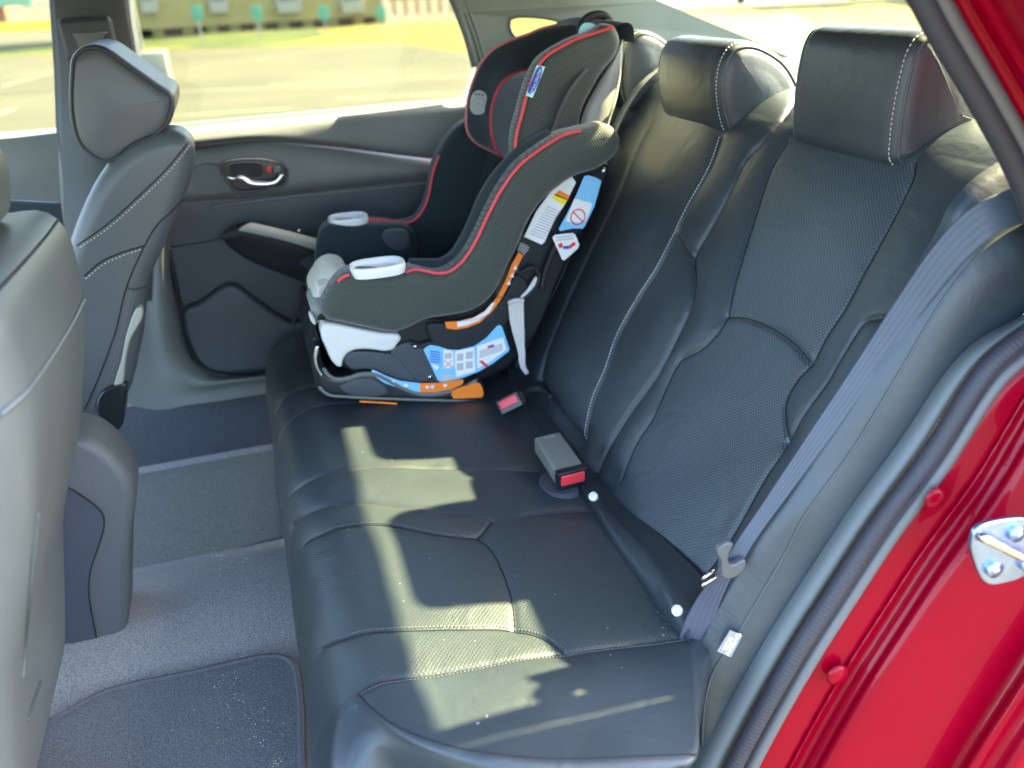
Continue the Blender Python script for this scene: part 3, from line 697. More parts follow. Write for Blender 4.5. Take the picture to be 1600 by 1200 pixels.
p1 = bf.line(P1, 60); p1 = p1[np.argsort(p1[:, 0])]; p2 = bf.line(P2, 80); p2 = p2[np.argsort(p2[:, 0])]; l1 = bf.line(L1, 60); l1 = l1[np.argsort(l1[:, 0])]
def exb(S_, Y_):
    f = np.interp; a = f(S_, p1[:, 0], p1[:, 1]); b_ = f(S_, p2[:, 0], p2[:, 1]); c = f(S_, l2[:, 0], l2[:, 1]); e = f(S_, l1[:, 0], l1[:, 1]); z = f(S_, l0[:, 0], l0[:, 1])
    win = np.clip(1-np.abs(S_-.42)/.42, 0, 1)**.5
    h = .006*win*np.exp(-((Y_-(a+c)/2)/(.35*np.abs(c-a)+.01))**2)          # inner bolster of the near place
    h = h+.006*win*np.exp(-((Y_-(c+e)/2)/(.35*np.abs(e-c)+.01))**2)
    h = h+.010*win*np.exp(-((Y_-(b_*.35+.65*.02))/(.06))**2)                # outer bolster
    h = h-.008*win*np.exp(-((Y_-(a+b_)/2)/(.4*np.abs(a-b_)+.01))**2)
    h = h+.010*np.clip((S_-.1)/.1, 0, 1)*np.exp(-((Y_-(e+z)/2)/(.16))**4)
    h = h+.0015*np.sin(S_*19+Y_*11)*np.sin(Y_*15+.7)
    h = h-.05*np.clip((.02-Y_)/.06, 0, 1)**2
    return h
bf.extra = exb
NS, NY = 330, 520
sv = np.linspace(0, bp.s[-1], NS); yv = np.linspace(-.035, 1.47, NY); Sg, Yg = np.meshgrid(sv, yv, indexing='ij')
A = bp.at(Sg.ravel(), Yg.ravel(), bf.h(Sg, Yg).ravel())
faces = np.array(grid_faces(NS, NY), np.int32); fr, fc = np.arange(len(faces))//(NY-1), np.arange(len(faces)) % (NY-1)
Sc, Yc = Sg[fr, fc], Yg[fr, fc]
perfm = (Yc < np.interp(Sc, p1[:, 0], p1[:, 1])) & (Yc > np.interp(Sc, p2[:, 0], p2[:, 1])) & (Sc < bf.line([(1330, 240), (1300, 235)])[:, 0].mean()+.03) & (Sc > .09)
back = mk('backrest', A, faces.tolist(), None, bench, True, uv=np.stack([Sg.ravel(), Yg.ravel()], 1), mats=[leather, perf_back], mi=perfm.astype(np.int32).tolist())
g = G(); g2 = G()
for L, r in ((L1, .0013), (L2, .002), (L2b, .0012), (P1, .0012), (P2, .0014), (P3, .0013), (P4, .0012), (L0, .0012), (CB, .0014)):
    tube(g, bf.pos(bf.line(L, 110), .0005), r, 6)
g.obj('backrest_seam', darkthread, back)
q = bf.line(L1, 200); T = np.gradient(q, axis=0); T /= np.linalg.norm(T, axis=1)[:, None]
sg_ = np.sign(T[0, 0]) ; dashes(g2, bf.pos(q+np.stack([np.zeros(len(q)), np.full(len(q), .0055)], 1), .0016), .0009, .0042, .0026)
g2.obj('backrest_stitching', thread, back)
q2 = bf.line(L1, 120); tubeobj('piping', bf.pos(q2+np.array([0, -.003]), .0008), .0014, leather2, back, 6)

# valance between cushion and backrest with press studs
va = Field(bp)
def jn(L, dy, lift): return [bp.at(np.array(bp.hit(p)[0]), bp.hit(p)[1], lift) for p in L]
rv = [[(925, 755), (1000, 850), (1050, 910), (1096, 962)], [(905, 770), (960, 845), (1022, 925), (1072, 990)]]
V0 = [PX(p, .556) for p in ((868, 690), (905, 722), (935, 745), (975, 790), (1040, 850), (1098, 912), (1106, 930))]
V2 = [PZ(p, .302) for p in ((862, 708), (892, 742), (918, 772), (952, 830), (1005, 905), (1052, 975), (1078, 1000))]
V1 = [(np.array(a)*.5+np.array(b_)*.5)+np.array([-.018, -.005, .012])+np.array([.006*math.sin(i*2.2), 0, .004*math.sin(i*3.1)]) for i, (a, b_) in enumerate(zip(V0, V2))]
lft = leather
Vq = [a+np.array([.006, 0, .0]) for a in V0]
vl = loft('valance', [Vq, [np.array(a)*.75+np.array(b_)*.25+np.array([-.010, -.003, .006]) for a, b_ in zip(V0, V2)], V1, V2, [np.array(v)+np.array([.0, 0, -.04]) for v in V2]], leather, bench, n=70, m=24)
for px_ in ((928, 777), (1059, 955)):
    p = PX(px_, PZ(px_, .318)[0]); n_ = np.array([-.45, -.5, .75]); n_ /= np.linalg.norm(n_); p = p+n_*.006
    g = G(); tube(g, [p-n_*.008, p+n_*.0015, p+n_*.003], [.0085, .0085, .006], 20); g.obj('press_stud', white_pl, bench)
V = [PX(p, .572) for p in ((780, 530), (818, 590), (850, 640), (880, 690), (905, 722))]
W_ = [PZ(p, .295) for p in ((775, 560), (800, 605), (830, 655), (862, 706), (892, 742))]
loft('centre_valance', [[v+np.array([.01, 0, .01]) for v in V], [v*.6+w*.4+np.array([-.012, 0, .006]) for v, w in zip(V, W_)], W_, [w+np.array([.02, 0, -.05]) for w in W_]], leather, bench, n=40, m=16)

# ---- headrests
def headrest(label, y0, th, outline, r=.04, bulge=.007):
    o = slab('headrest', PYs(outline, y0), y0, th, leather, bench, r=r, n=140, bulge=bulge); o['label'] = label
    P = np.array([(q[0], q[2]) for q in PYs(outline, y0)]); P = crm(P, 200, True)
    for k, (ins, dy_) in enumerate(((.0045, .012),)):
        Q = inset_rings(P, r*.28)
        L = [(q[0], y0+r*.27, q[1]) for q in Q]
        tubeobj('piping', L, .0022, leather2, o, 8, True)
    Q = inset_rings(P, r*.07); g = G(); c = P.mean(0)
    dashes(g, [(q[0], y0+r*.53, q[1]) for q in Q]+[(Q[0][0], y0+r*.53, Q[0][1])], .0009, .0042, .003); g.obj('stitching', thread, o)
    Q = inset_rings(P, r*.12); L = [(q[0], y0+th-r*.5, q[1]) for q in Q]; tubeobj('piping', L, .0018, leather2, o, 6, True)
    return o
headrest('near outboard headrest', .184, .286, [(1403, 255), (1404, 215), (1410, 170), (1420, 120), (1432, 80), (1448, 56), (1475, 46), (1510, 58), (1545, 100), (1575, 160), (1590, 225), (1545, 255), (1490, 272), (1445, 282), (1417, 270)])
headrest('smaller centre headrest', .647, .292, [(1138, 207), (1128, 170), (1126, 130), (1134, 92), (1150, 70), (1180, 64), (1215, 78), (1240, 100), (1262, 145), (1268, 190), (1235, 212), (1195, 222), (1162, 226), (1146, 216)])
headrest('far headrest behind the child seat', 1.10, .27, [(984, 172), (975, 150), (973, 122), (977, 84), (986, 60), (1004, 48), (1030, 54), (1056, 78), (1066, 120), (1064, 160), (1040, 178), (1010, 186), (994, 182)], r=.028)

# ---- side bolster beside the near belt
sb = [Yv([(1640, 210, .0), (1562, 252, .0), (1515, 284, .0), (1482, 322, .0), (1468, 352, .0), (1400, 468, 0), (1350, 552, .0), (1290, 650, .0), (1230, 742, .0), (1160, 850, 0), (1100, 960, .0), (1074, 1035, .0), (1092, 1200, -.03), (1096, 1300, -.03)]),
      Yv([(1650, 225, -.015), (1575, 266, -.015), (1530, 296, -.015), (1500, 330, -.016), (1488, 362, -.018), (1420, 475, -.018), (1368, 560, -.02), (1306, 655, -.02), (1246, 748, -.02), (1172, 860, -.02), (1110, 975, -.02), (1078, 1050, -.02), (1094, 1200, -.04), (1098, 1300, -.04)]),
      Yv([(1700, 310, -.04), (1640, 330, -.04), (1600, 350, -.045), (1547, 382, -.045), (1505, 425, -.045), (1469, 474, -.045), (1400, 590, -.045), (1333, 700, -.045), (1258, 804, -.045), (1225, 867, -.045), (1154, 987, -.045), (1110, 1060, -.047), (1096, 1200, -.05), (1096, 1300, -.05)]),
      Yv([(1700, 350, -.058), (1660, 370, -.058), (1610, 392, -.058), (1570, 420, -.058), (1530, 465, -.058), (1495, 520, -.058), (1428, 635, -.058), (1362, 740, -.058), (1290, 845, -.058), (1245, 915, -.058), (1180, 1020, -.058), (1138, 1090, -.058), (1112, 1200, -.06), (1112, 1300, -.06)]),
      Yv([(1740, 420, -.05), (1690, 450, -.05), (1640, 470, -.05), (1600, 490, -.05), (1560, 525, -.05), (1520, 580, -.05), (1460, 680, -.05), (1395, 780, -.05), (1325, 880, -.05), (1268, 965, -.05), (1210, 1060, -.05), (1165, 1130, -.05), (1125, 1220, -.055), (1120, 1310, -.055)])]
side = loft('side_bolster', sb, leather, bench, n=160, m=50)
cr = crm(sb[2], 160); tubeobj('bolster_crease', cr+np.array([-.0, -.0005, 0]), .0018, leather2, side, 8)
# airbag tag
tp = [(1138, 981), (1157, 989), (1139, 1023), (1118, 1014)]
tq = [PY(p, -.047) for p in tp]; tn = np.cross(tq[1]-tq[0], tq[3]-tq[0]); tn /= np.linalg.norm(tn); tn = tn if tn[1] < 0 else -tn
at = plate('airbag_tag', [q+tn*.004 for q in tq], tagm, bench, th=.0015, nrm=tn)
def text(name, body, size, mat, parent, org, ux, uy, ext=.0002):
    cu = bpy.data.curves.new(name, 'FONT'); cu.body = body; cu.size = size; cu.extrude = ext; cu.align_x = 'CENTER'; cu.align_y = 'CENTER'; cu.space_line = .8
    ux = np.array(ux, float); ux /= np.linalg.norm(ux); uy = np.array(uy, float); uy -= ux*(uy@ux); uy /= np.linalg.norm(uy); uz = np.cross(ux, uy)
    o = bpy.data.objects.new(name, cu); COL.objects.link(o)
    dg = bpy.context.evaluated_depsgraph_get(); dg.update(); me = bpy.data.meshes.new_from_object(o.evaluated_get(dg)); bpy.data.objects.remove(o)
    me.materials.clear(); me.materials.append(mat); ob = bpy.data.objects.new(name, me); COL.objects.link(ob); ob.parent = parent
    ob.matrix_world = Matrix(((ux[0], uy[0], uz[0], org[0]), (ux[1], uy[1], uz[1], org[1]), (ux[2], uy[2], uz[2], org[2]), (0, 0, 0, 1))); return ob
uxd = (tq[0]+tq[1])/2-(tq[3]+tq[2])/2; uyd = (tq[0]+tq[3])/2-(tq[1]+tq[2])/2
text('tag_lettering', 'SIDE\nAIRBAG', .0115, M('tag_ink', (.8, .8, .78), .5), at, sum(tq)/4+tn*.0062, uxd, uyd)

g = G(); rs = np.random.RandomState(9)
for i in range(46):
    p = (rs.uniform(500, 1000), rs.uniform(650, 1150)) if i < 30 else (1040+rs.normal()*12, 962+rs.normal()*16)
    h_ = cf.p.hit(p); q = cf.pos([h_], .0006)[0]; a = rs.uniform(0, 6.28); l = rs.uniform(.0008, .003)
    boxg(g, q, (l, .0006, .0005), np.array([[math.cos(a), -math.sin(a), 0], [math.sin(a), math.cos(a), 0], [0, 0, 1]]))
tag(g.obj('seat_lint', M('lint', (.45, .45, .42), .9), None, False), 'small pale lint specks lying on the black rear cushion', 'lint', kind='stuff')
# ================================================================== SEAT BELTS
def ribbon(name, centre, widths, wdir, mat, parent=None, th=.0014, n=90, ribs=True):
    C_ = crm(centre, n); w = np.interp(np.linspace(0, 1, n), np.linspace(0, 1, len(widths)), widths)
    wd = crm(wdir, n) if len(wdir) > 1 else np.repeat(np.array(wdir, float), n, 0)
    T = np.gradient(C_, axis=0); T /= np.linalg.norm(T, axis=1)[:, None]
    v = []; m = 21
    for i in range(n):
        x = wd[i]-T[i]*(wd[i]@T[i]); x /= np.linalg.norm(x); nn = np.cross(T[i], x)
        for j in range(m):
            t = j/(m-1)-.5; rib = .0005*math.cos(t*2*math.pi*5) if ribs else 0
            v.append(C_[i]+x*w[i]*t+nn*rib)
    o = mk(name, v, grid_faces(n, m), mat, parent, True); md = o.modifiers.new('s', 'SOLIDIFY'); md.thickness = th; md.offset = 0; return o
nb = thing('seat_belt', 'dark lap and shoulder belt hanging down the near side of the backrest', 'seat belt', group='rear seat belts')
bc = Yv([(1680, 290, -.055), (1600, 318, -.055), (1545, 340, -.05), (1512, 366, -.042), (1470, 412, -.034), (1380, 538, -.022), (1290, 668, -.023), (1210, 782, -.025), (1165, 846, -.028), (1142, 884, -.03)])
bl = Yv([(1680, 330, -.018), (1600, 356, -.02), (1545, 372, -.022), (1512, 388, -.024), (1486, 424, -.026)])
ribbon('shoulder_webbing', bc, [.048, .046, .044, .038, .034, .030, .028, .024, .020, .020], [(0, -.25, -1), (.3, -.4, -.9), (.75, -.45, -.5), (.8, -.5, -.45), (.8, -.5, -.45)], belt_m, nb)
lb = Yv([(1140, 880, -.028), (1122, 912, -.02), (1102, 950, -.012), (1085, 1000, -.012), (1080, 1060, -.015), (1086, 1110, -.02)])
ribbon('lap_webbing', lb, [.018, .026, .038, .046, .040, .012], [(.7, -.6, -.4), (.75, -.6, -.3), (.85, -.45, -.1), (.9, -.3, .1)], M('belt_purple', (.05, .052, .075), .6, sheen=.15), nb)
tg = slab('belt_tongue', PYs([(1121, 866), (1128, 853), (1140, 848), (1147, 851), (1143, 860), (1139, 872), (1142, 882), (1150, 882), (1160, 876), (1166, 876), (1164, 890), (1154, 900), (1140, 906), (1130, 903), (1127, 890), (1127, 878)], -.045), -.045, .012, M('tongue_plastic', (.075, .08, .085), .35), nb, r=.0035, n=80)
for a_, b_ in (((1097, 905), (1117, 890)), ((1096, 916), (1123, 898))):
    p0, p1_ = PY(a_, -.02), PY(b_, -.02); g = G(); tube(g, [p0, p1_], .0022, 8); g.obj('tongue_plate', chrome, tg)
plate('tongue_blade', PYs([(1095, 903), (1117, 887), (1125, 898), (1098, 920)], -.016), black, tg, th=.002)
cb = thing('seat_belt', 'pale grey belt webbing running down between the child seat and the centre backrest', 'seat belt', group='rear seat belts')
def onb(L, lift): return [bp.at(np.array(bp.hit(p)[0]), bp.hit(p)[1], lift) for p in L]
ribbon('webbing', onb([(1040, 118), (1010, 150), (978, 205), (956, 275), (930, 345), (895, 430), (862, 500), (840, 545), (822, 578)], .03), [.05, .05, .046, .042, .036, .032, .03, .03, .026], [(.2, 1, 0), (.2, 1, .0)], belt_m, cb)
# buckles
def frame3(p, u, w):
    u = np.array(u, float); u /= np.linalg.norm(u); w = np.array(w, float); w -= u*(w@u); w /= np.linalg.norm(w); n = np.cross(u, w)
    return np.stack([u, w, n], 1)
def buckle(name, label, c, u, w, L=.085, Wd=.044, H=.026, scale=1, face=1):
    t = thing(name, label, 'belt buckle', group='rear seat belt buckles'); R = frame3(c, u, w); c = np.array(c)
    box('housing', c, (L*scale, Wd*scale, H*scale), M('buckle_plastic', (.14, .145, .135), .42, bump=.2, bscale=500), t, R, bev=.006*scale)
    e = c+R[:, 0]*(L*scale*.5+.004*scale)
    cap = box('end_cap', e-R[:, 0]*.003*scale, (.016*scale, Wd*scale*1.04, H*scale*1.1), black, t, R, bev=.002*scale)
    box('release_button', e+R[:, 0]*.0045*scale+R[:, 2]*(.003*scale), (.006*scale, Wd*.84*scale, H*.62*scale), buck_red, t, R, bev=.002*scale)
    return t, R
P1b = PZ((880, 735), .325)
# centre-near buckle: lies on the cushion, red face towards the camera
c0 = PZ((868, 705), .335); c1 = PZ((893, 745), .335); far_ = PZ((840, 690), .335)
cA = PZ((862, 700), .343); cE = PZ((892, 745), .332)
ax = cE-cA; bk, R = buckle('belt_buckle', 'grey seat belt buckle with a red button lying on the centre cushion', cA*.62+cE*.38, ax, (1, .25, .05), L=np.linalg.norm(ax)*1.25, Wd=.056, H=.036, scale=1)
text('press_lettering', 'PRESS', .009, grey_l, bk, cA+R[:, 2]*(.0185 if R[2, 2] > 0 else -.0185)-R[:, 0]*.012, R[:, 1], R[:, 0]*-1)
slab_p = [PZ(p, .306) for p in crm([(842, 748, 0), (856, 738, 0), (875, 742, 0), (905, 765, 0), (880, 772, 0), (855, 766, 0)], 40, True)[:, :2]]
plate('felt_pocket', slab_p, M('felt', (.05, .05, .06), .95, bump=.6), bk, th=.012, nrm=(0, 0, -1))
cA = PZ((800, 600), .36); cE = PZ((789, 622), .345)
buckle('belt_buckle', 'small buckle with a red button beside the child seat base', PZ((800, 628), .325), (-.35, -.75, .35), (1, -.2, .45), L=.07, Wd=.05, H=.03)
tubeobj('belt_stalk', [PZ(p, .31) for p in ((808, 622), (825, 610), (845, 608), (862, 622))], .008, blackm, bench, 8, res=20)

# ================================================================== FRONT SEATS, CONSOLE, MATS
from mathutils.bvhtree import BVHTree
_bvh = {}
def cast(o, p, lift=.0, fallback=None):
    """point of a surface seen along the ray through p"""
    if o.name not in _bvh:
        _bvh[o.name] = BVHTree.FromPolygons([v.co for v in o.data.vertices], [list(f.vertices) for f in o.data.polygons])
    d = Vector(ray(p)); h, n, i, ds = _bvh[o.name].ray_cast(Vector(CAM), d)
    if h is None: return fallback
    if n.dot(d) > 0: n = -n
    return np.array(h+n*lift)
def seamline(o, px, r=.0013, mat=None, lift=.0004, n=60, name='seam', dash=None, shift=None):
    Q = crm([(a, b_, 0) for a, b_ in px], n)
    P = [cast(o, q, lift) for q in Q]; P = [p for p in P if p is not None]
    if len(P) < 3: print('seam miss', o.name); return
    if dash: g = G(); dashes(g, P, r, *dash); return g.obj(name, mat, o)
    return tubeobj(name, P, r, mat or darkthread, o, 6)
fs = thing('front_passenger_seat', 'grey leather front seat by the far centre pillar, seen from behind', 'car seat')
out = [(262, 206), (284, 210), (300, 226), (302, 262), (295, 292), (280, 330), (258, 385), (236, 432), (228, 462), (220, 530), (208, 590), (194, 640), (188, 668), (150, 700), (100, 720), (60, 640), (66, 540), (92, 430), (122, 338), (160, 268), (205, 228)]
fsb = slab('side_bolster', PYs(out, .97), .97, .14, front_leather, fs, r=.035, n=160)
out2 = [(258, 250), (285, 262), (285, 300), (262, 360), (228, 440), (212, 530), (190, 650), (100, 700), (75, 560), (130, 340), (200, 262)]
slab('backrest', PYs(out2, .97), 1.06, .30, front_leather, fs, r=.03, n=100)
hr = slab('headrest', PYs([(106, 110), (110, 88), (125, 74), (146, 70), (165, 75), (205, 102), (245, 130), (268, 146), (273, 156), (271, 178), (262, 200), (235, 222), (205, 240), (180, 254), (165, 258), (140, 248), (118, 225), (106, 180)], .985), .985, .27, front_leather, fs, r=.028, n=140, bulge=.006)
for px_ in ((185, 262), (207, 250)):
    tubeobj('headrest_post', [PY(px_, 1.08), PY((px_[0]+14, px_[1]-40), 1.08)], .006, steel, fs, 10)
P_ = np.array([(q[0], q[2]) for q in PYs([(106, 110), (110, 88), (125, 74), (146, 70), (165, 75), (205, 102), (245, 130), (268, 146), (273, 156), (271, 178), (262, 200), (235, 222), (205, 240), (180, 254), (165, 258), (140, 248), (118, 225), (106, 180)], .985)])
Q_ = inset_rings(crm(P_, 160, True), .006); tubeobj('piping', [(q[0], .992, q[1]) for q in Q_], .0028, M('piping_dark', (.03, .035, .04), .5), hr, 8, True)
seamline(hr, [(264, 204), (225, 215), (195, 232), (178, 252)], .0014)
seamline(fsb, [(293, 224), (262, 262), (215, 308), (168, 350), (120, 384)], .0014); seamline(fsb, [(296, 228), (265, 267), (218, 313), (171, 355), (122, 389)], .0008, thread, dash=(.004, .004), name='stitching')
seamline(fsb, [(226, 384), (195, 393), (160, 408), (132, 431)], .0018); seamline(fsb, [(226, 388), (195, 398), (162, 413), (133, 436)], .0008, thread, dash=(.004, .004), name='stitching')
seamline(fsb, [(294, 300), (268, 330), (245, 352), (226, 384), (198, 448), (180, 520), (150, 600), (132, 640)], .0016); seamline(fsb, [(198, 450), (212, 452), (227, 447)], .0013)
seamline(fsb, [(207, 452), (190, 522), (160, 600), (143, 640)], .0012, M('zip_grey', (.14, .15, .16), .7), dash=(.002, .0015), name='zip')
seamline(fsb, [(212, 452), (196, 522), (166, 600), (149, 640)], .0012, M('zip_grey2', (.14, .15, .16), .7), dash=(.002, .0015), name='zip')
rc = slab('recliner_cover', PYs([(215, 480), (222, 482), (223, 494), (214, 512), (204, 530), (197, 560), (192, 600), (186, 615), (178, 612), (190, 560), (198, 520)], .965), .962, .03, M('cover_pale', (.30, .32, .27), .4), fs, r=.004, n=60)
slab('seat_base', PYs([(196, 600), (194, 640), (190, 668), (176, 676), (150, 640), (160, 612)], .96), .96, .1, black, fs, r=.006, n=40)

ds = thing('driver_seat', 'blurred grey leather front seat nearest the open door', 'car seat')
nl = M('near_leather', (.09, .10, .10), .45, noise=.12, nscale=4, bump=.2, bscale=420, bdist=.0005)
out = [(-240, 420), (-140, 350), (-60, 332), (20, 326), (60, 322), (86, 330), (110, 356), (124, 400), (134, 452), (136, 520), (134, 590), (128, 660), (114, 730), (104, 790), (104, 850), (106, 950), (104, 1000), (88, 1040), (66, 1085), (44, 1115), (30, 1180), (0, 1260), (-200, 1400), (-420, 1100)]
dsb = slab('backrest', PYs(out, .40), -.03, .45, nl, ds, r=.05, n=200)
slab('headrest', PYs([(-190, 240), (-150, 170), (-80, 160), (-20, 190), (8, 225), (20, 250), (24, 290), (22, 322), (-20, 350), (-120, 370)], .36), .08, .28, nl, ds, r=.035, n=100)
seamline(dsb, [(96, 336), (70, 372), (30, 418), (-5, 455)], .0016, darkthread)
seamline(dsb, [(133, 462), (112, 505), (78, 560), (40, 612), (0, 648)], .0035, nl, lift=.001)
lp_ = [cast(dsb, q, .004) for q in ((96, 860), (88, 980), (66, 1070), (28, 1120), (6, 1190))]
seamline(dsb, [(58, 800), (48, 900), (40, 985), (34, 1060)], .003, leather2, lift=.001); seamline(dsb, [(62, 1065), (50, 1100), (42, 1125)], .003, leather2, lift=.001)
con = thing('centre_console', 'grained grey rear end of the centre console between the front seats', 'console')
out = [(-60, 606), (40, 616), (104, 636), (150, 644), (172, 656), (200, 684), (216, 712), (215, 760), (210, 810), (209, 880), (207, 925), (196, 952), (120, 985), (0, 1000), (-80, 900)]
cb_ = slab('console_body', PYs(out, .755), .635, .125, console_m, con, r=.022, n=200)
fl = crm([(96, 755, 0), (122, 770, 0), (150, 790, 0), (161, 803, 0), (163, 820, 0), (155, 850, 0), (142, 890, 0), (139, 925, 0), (147, 975, 0), (152, 1004, 0)], 50)[:, :2]
A_ = [cast(cb_, q, .0015) for q in fl]; Bq = [cast(cb_, (q[0]*.15+60*.85, q[1]*.5+870*.5), .0015) for q in fl]
gp = []
rowsn = 14
for k in range(rowsn):
    r_ = []
    for q in fl:
        t = k/(rowsn-1); pq = (q[0]*(1-t)+62*t, q[1]+t*0); h = cast(cb_, pq, .0022)
        r_.append(h if h is not None else (gp[-1][len(r_)] if gp else A_[0] if A_[0] is not None else PY(pq, .6)))
    gp.append(r_)
try:
    mk('rear_flap', [p for r_ in gp for p in r_], grid_faces(rowsn, 50), console_d, con)
except Exception as e: print('flap', e)
seamline(cb_, [tuple(q) for q in fl], .0016, darkthread, lift=.002)

def matobj(name, label, out, mat, zf):
    t = thing(name, label, 'floor mat'); Q = crm([(a, b_, 0) for a, b_ in out], 160, True)[:, :2]
    P = np.array([PZ(q, zf) for q in Q])
    plate('pile', P, mat, t, th=.007, nrm=(0, 0, -1))
    n_ = 1400; B = crm(P, n_, True); rad = .0055+.0007*np.sin(np.arange(n_)*2*math.pi/4)
    g = G(); tube(g, B+np.array([0, 0, -.001]), list(rad), 8, True); g.obj('edge_binding', bind, t); return t
matobj('floor_mat', 'dark carpet floor mat with a stitched edge in the near footwell', [(30, 1300), (48, 1195), (62, 1150), (72, 1132), (95, 1117), (125, 1100), (160, 1082), (225, 1065), (300, 1050), (360, 1036), (415, 1025), (440, 1026), (458, 1038), (467, 1075), (471, 1190), (474, 1300), (300, 1400), (100, 1400)], matm, .016)
matobj('floor_mat', 'dusty carpet floor mat in the far footwell by the closed door', [(120, 745), (190, 716), (240, 703), (320, 693), (400, 684), (424, 683), (432, 690), (437, 740), (444, 805), (446, 835), (400, 850), (250, 900), (120, 920)], mat_far, -.008)
# crumbs
g = G(); rs = np.random.RandomState(5)
for (cx, cy, sx, sy, n_) in ((345, 870, 30, 14, 26), (380, 1090, 60, 45, 34), (385, 935, 30, 12, 6), (400, 1130, 35, 40, 14), (385, 705, 20, 20, 8), (370, 800, 60, 30, 8), (290, 1150, 60, 30, 6), (430, 1190, 12, 8, 12)):
    for _ in range(n_):
        px_ = (cx+rs.normal()*sx*.6, cy+rs.normal()*sy*.6); zz = .0225 if px_[1] > 1040 else (.055 if px_[1] > 850 else .002)
        p = PZ(px_, zz); a = rs.uniform(0, 6.28); l = rs.uniform(.001, .0035); w = .0006
        boxg(g, p, (l, w*rs.uniform(1, 2), .0006), np.array([[math.cos(a), -math.sin(a), 0], [math.sin(a), math.cos(a), 0], [0, 0, 1]]))
tag(g.obj('crumbs', M('crumb', (.62, .58, .45), .9), None, False), 'pale crumbs and lint scattered on the carpet and mats', 'crumbs', kind='stuff')

# ================================================================== CHILD SEAT
cs = thing('child_car_seat', 'black and grey child car seat with red piping on the far side of the bench', 'child seat')
near_side = [(512, 503), (503, 489), (512, 466), (528, 441), (547, 428), (590, 428), (634, 427), (650, 423), (668, 426), (682, 428), (700, 425), (722, 409), (741, 381), (756, 350), (768, 325), (782, 299), (802, 270), (818, 253), (836, 239), (858, 224), (881, 211), (907, 204), (930, 199), (950, 195), (966, 203), (973, 216), (973, 231), (964, 247), (937, 266), (904, 277), (882, 290), (862, 306), (844, 326), (828, 352), (814, 386), (800, 412), (788, 438), (775, 462), (755, 481), (731, 492), (700, 498), (669, 503), (644, 515), (620, 523), (591, 520), (553, 512), (530, 507)]
YN = .82
ns = slab('side_cover', PYs(near_side, YN-.02), YN-.02, .085, knitm, cs, r=.026, n=320)
ns['label'] = 'near side wing cover in ribbed dark knit'
pp = [(634, 425), (650, 421), (668, 424), (682, 427), (700, 425), (722, 409), (741, 381), (756, 350), (768, 325), (782, 299), (802, 270), (818, 253), (836, 239), (858, 224), (881, 211), (907, 205)]
g = G(); tube(g, crm(PYs(pp, YN-.012), 160), .0036, 8); g.obj('piping', piping, ns)
g = G(); tube(g, crm(PYs([(546, 429), (536, 433), (528, 440)], YN-.012), 20), .0036, 8); g.obj('piping', piping, ns)
# inner lip roll behind the piping
tubeobj('inner_roll', PYs([(640, 418), (668, 418), (690, 417), (712, 404), (731, 376), (746, 345), (760, 312), (776, 285), (796, 260), (815, 242), (838, 226), (860, 214)], YN+.045), .02, innerf, cs, 12, res=80)
# far side
YFc = 1.26
far_side = [(481, 469), (482, 445), (490, 415), (498, 390), (503, 360), (520, 347), (543, 345), (580, 344), (600, 346), (626, 349), (652, 341), (664, 322), (671, 300), (676, 275), (680, 255), (688, 238), (698, 220), (712, 203), (728, 191), (760, 180), (850, 190), (850, 330), (760, 470), (640, 500), (520, 495), (491, 482)]
fsd = slab('side_cover', PYs(far_side, YFc), YFc, .06, innerf, cs, r=.016, n=220)
tubeobj('piping', PYs([(574, 343), (600, 344), (626, 348), (640, 347), (652, 340), (664, 322), (671, 300), (675, 277), (680, 258), (686, 243)], YFc-.002), .0034, piping, fsd, 8, res=80)
tubeobj('piping', PYs([(508, 354), (500, 380), (495, 408), (488, 430), (483, 447), (481, 468), (490, 480), (506, 483)], YFc-.03), .0034, piping, fsd, 8, res=60)
# inner armrest block of the far side
slab('far_arm_pad', PYs([(500, 470), (506, 358), (560, 352), (600, 352), (640, 356), (652, 372), (652, 420), (640, 500), (520, 500)], YFc-.05), YFc-.05, .06, innerf, cs, r=.02, n=120)
slab('arm_pocket', PYs([(600, 364), (636, 362), (640, 385), (622, 392), (602, 380)], YFc-.06), YFc-.058, .02, padf, cs, r=.006, n=40)
# back and seat surface
sp_ = [(.11, .46), (.13, .53), (.20, .55), (.30, .50), (.42, .475), (.50, .50), (.55, .60), (.60, .72), (.65, .84), (.70, .94), (.74, .98)]
spc = crm([(x, z, 0) for x, z in sp_], 70)[:, :2]
ro = []
for k in range(21):
    t = k/20; y = .86+(1.28-.86)*t; e = (2*t-1)**4; ro.append([(x-.05*e*(z > .52), y, z+.02*e) for x, z in spc])
loft('seat_liner', ro, innerf, cs, n=70)
# pale crotch pads at the front
slab('harness_pad', PYs([(484, 455), (492, 435), (505, 418), (522, 412), (540, 418), (546, 432), (540, 480), (500, 486)], 1.02), .93, .20, beige, cs, r=.03, n=80)
slab('crotch_pad', PYs([(483, 470), (490, 462), (510, 458), (530, 462), (530, 500), (500, 500), (486, 484)], .96), .90, .14, M('pad_grey', (.30, .31, .30), .9), cs, r=.02, n=60)
box('harness_clip', PY((505, 448), .93), (.03, .05, .022), beige, cs, bev=.005)
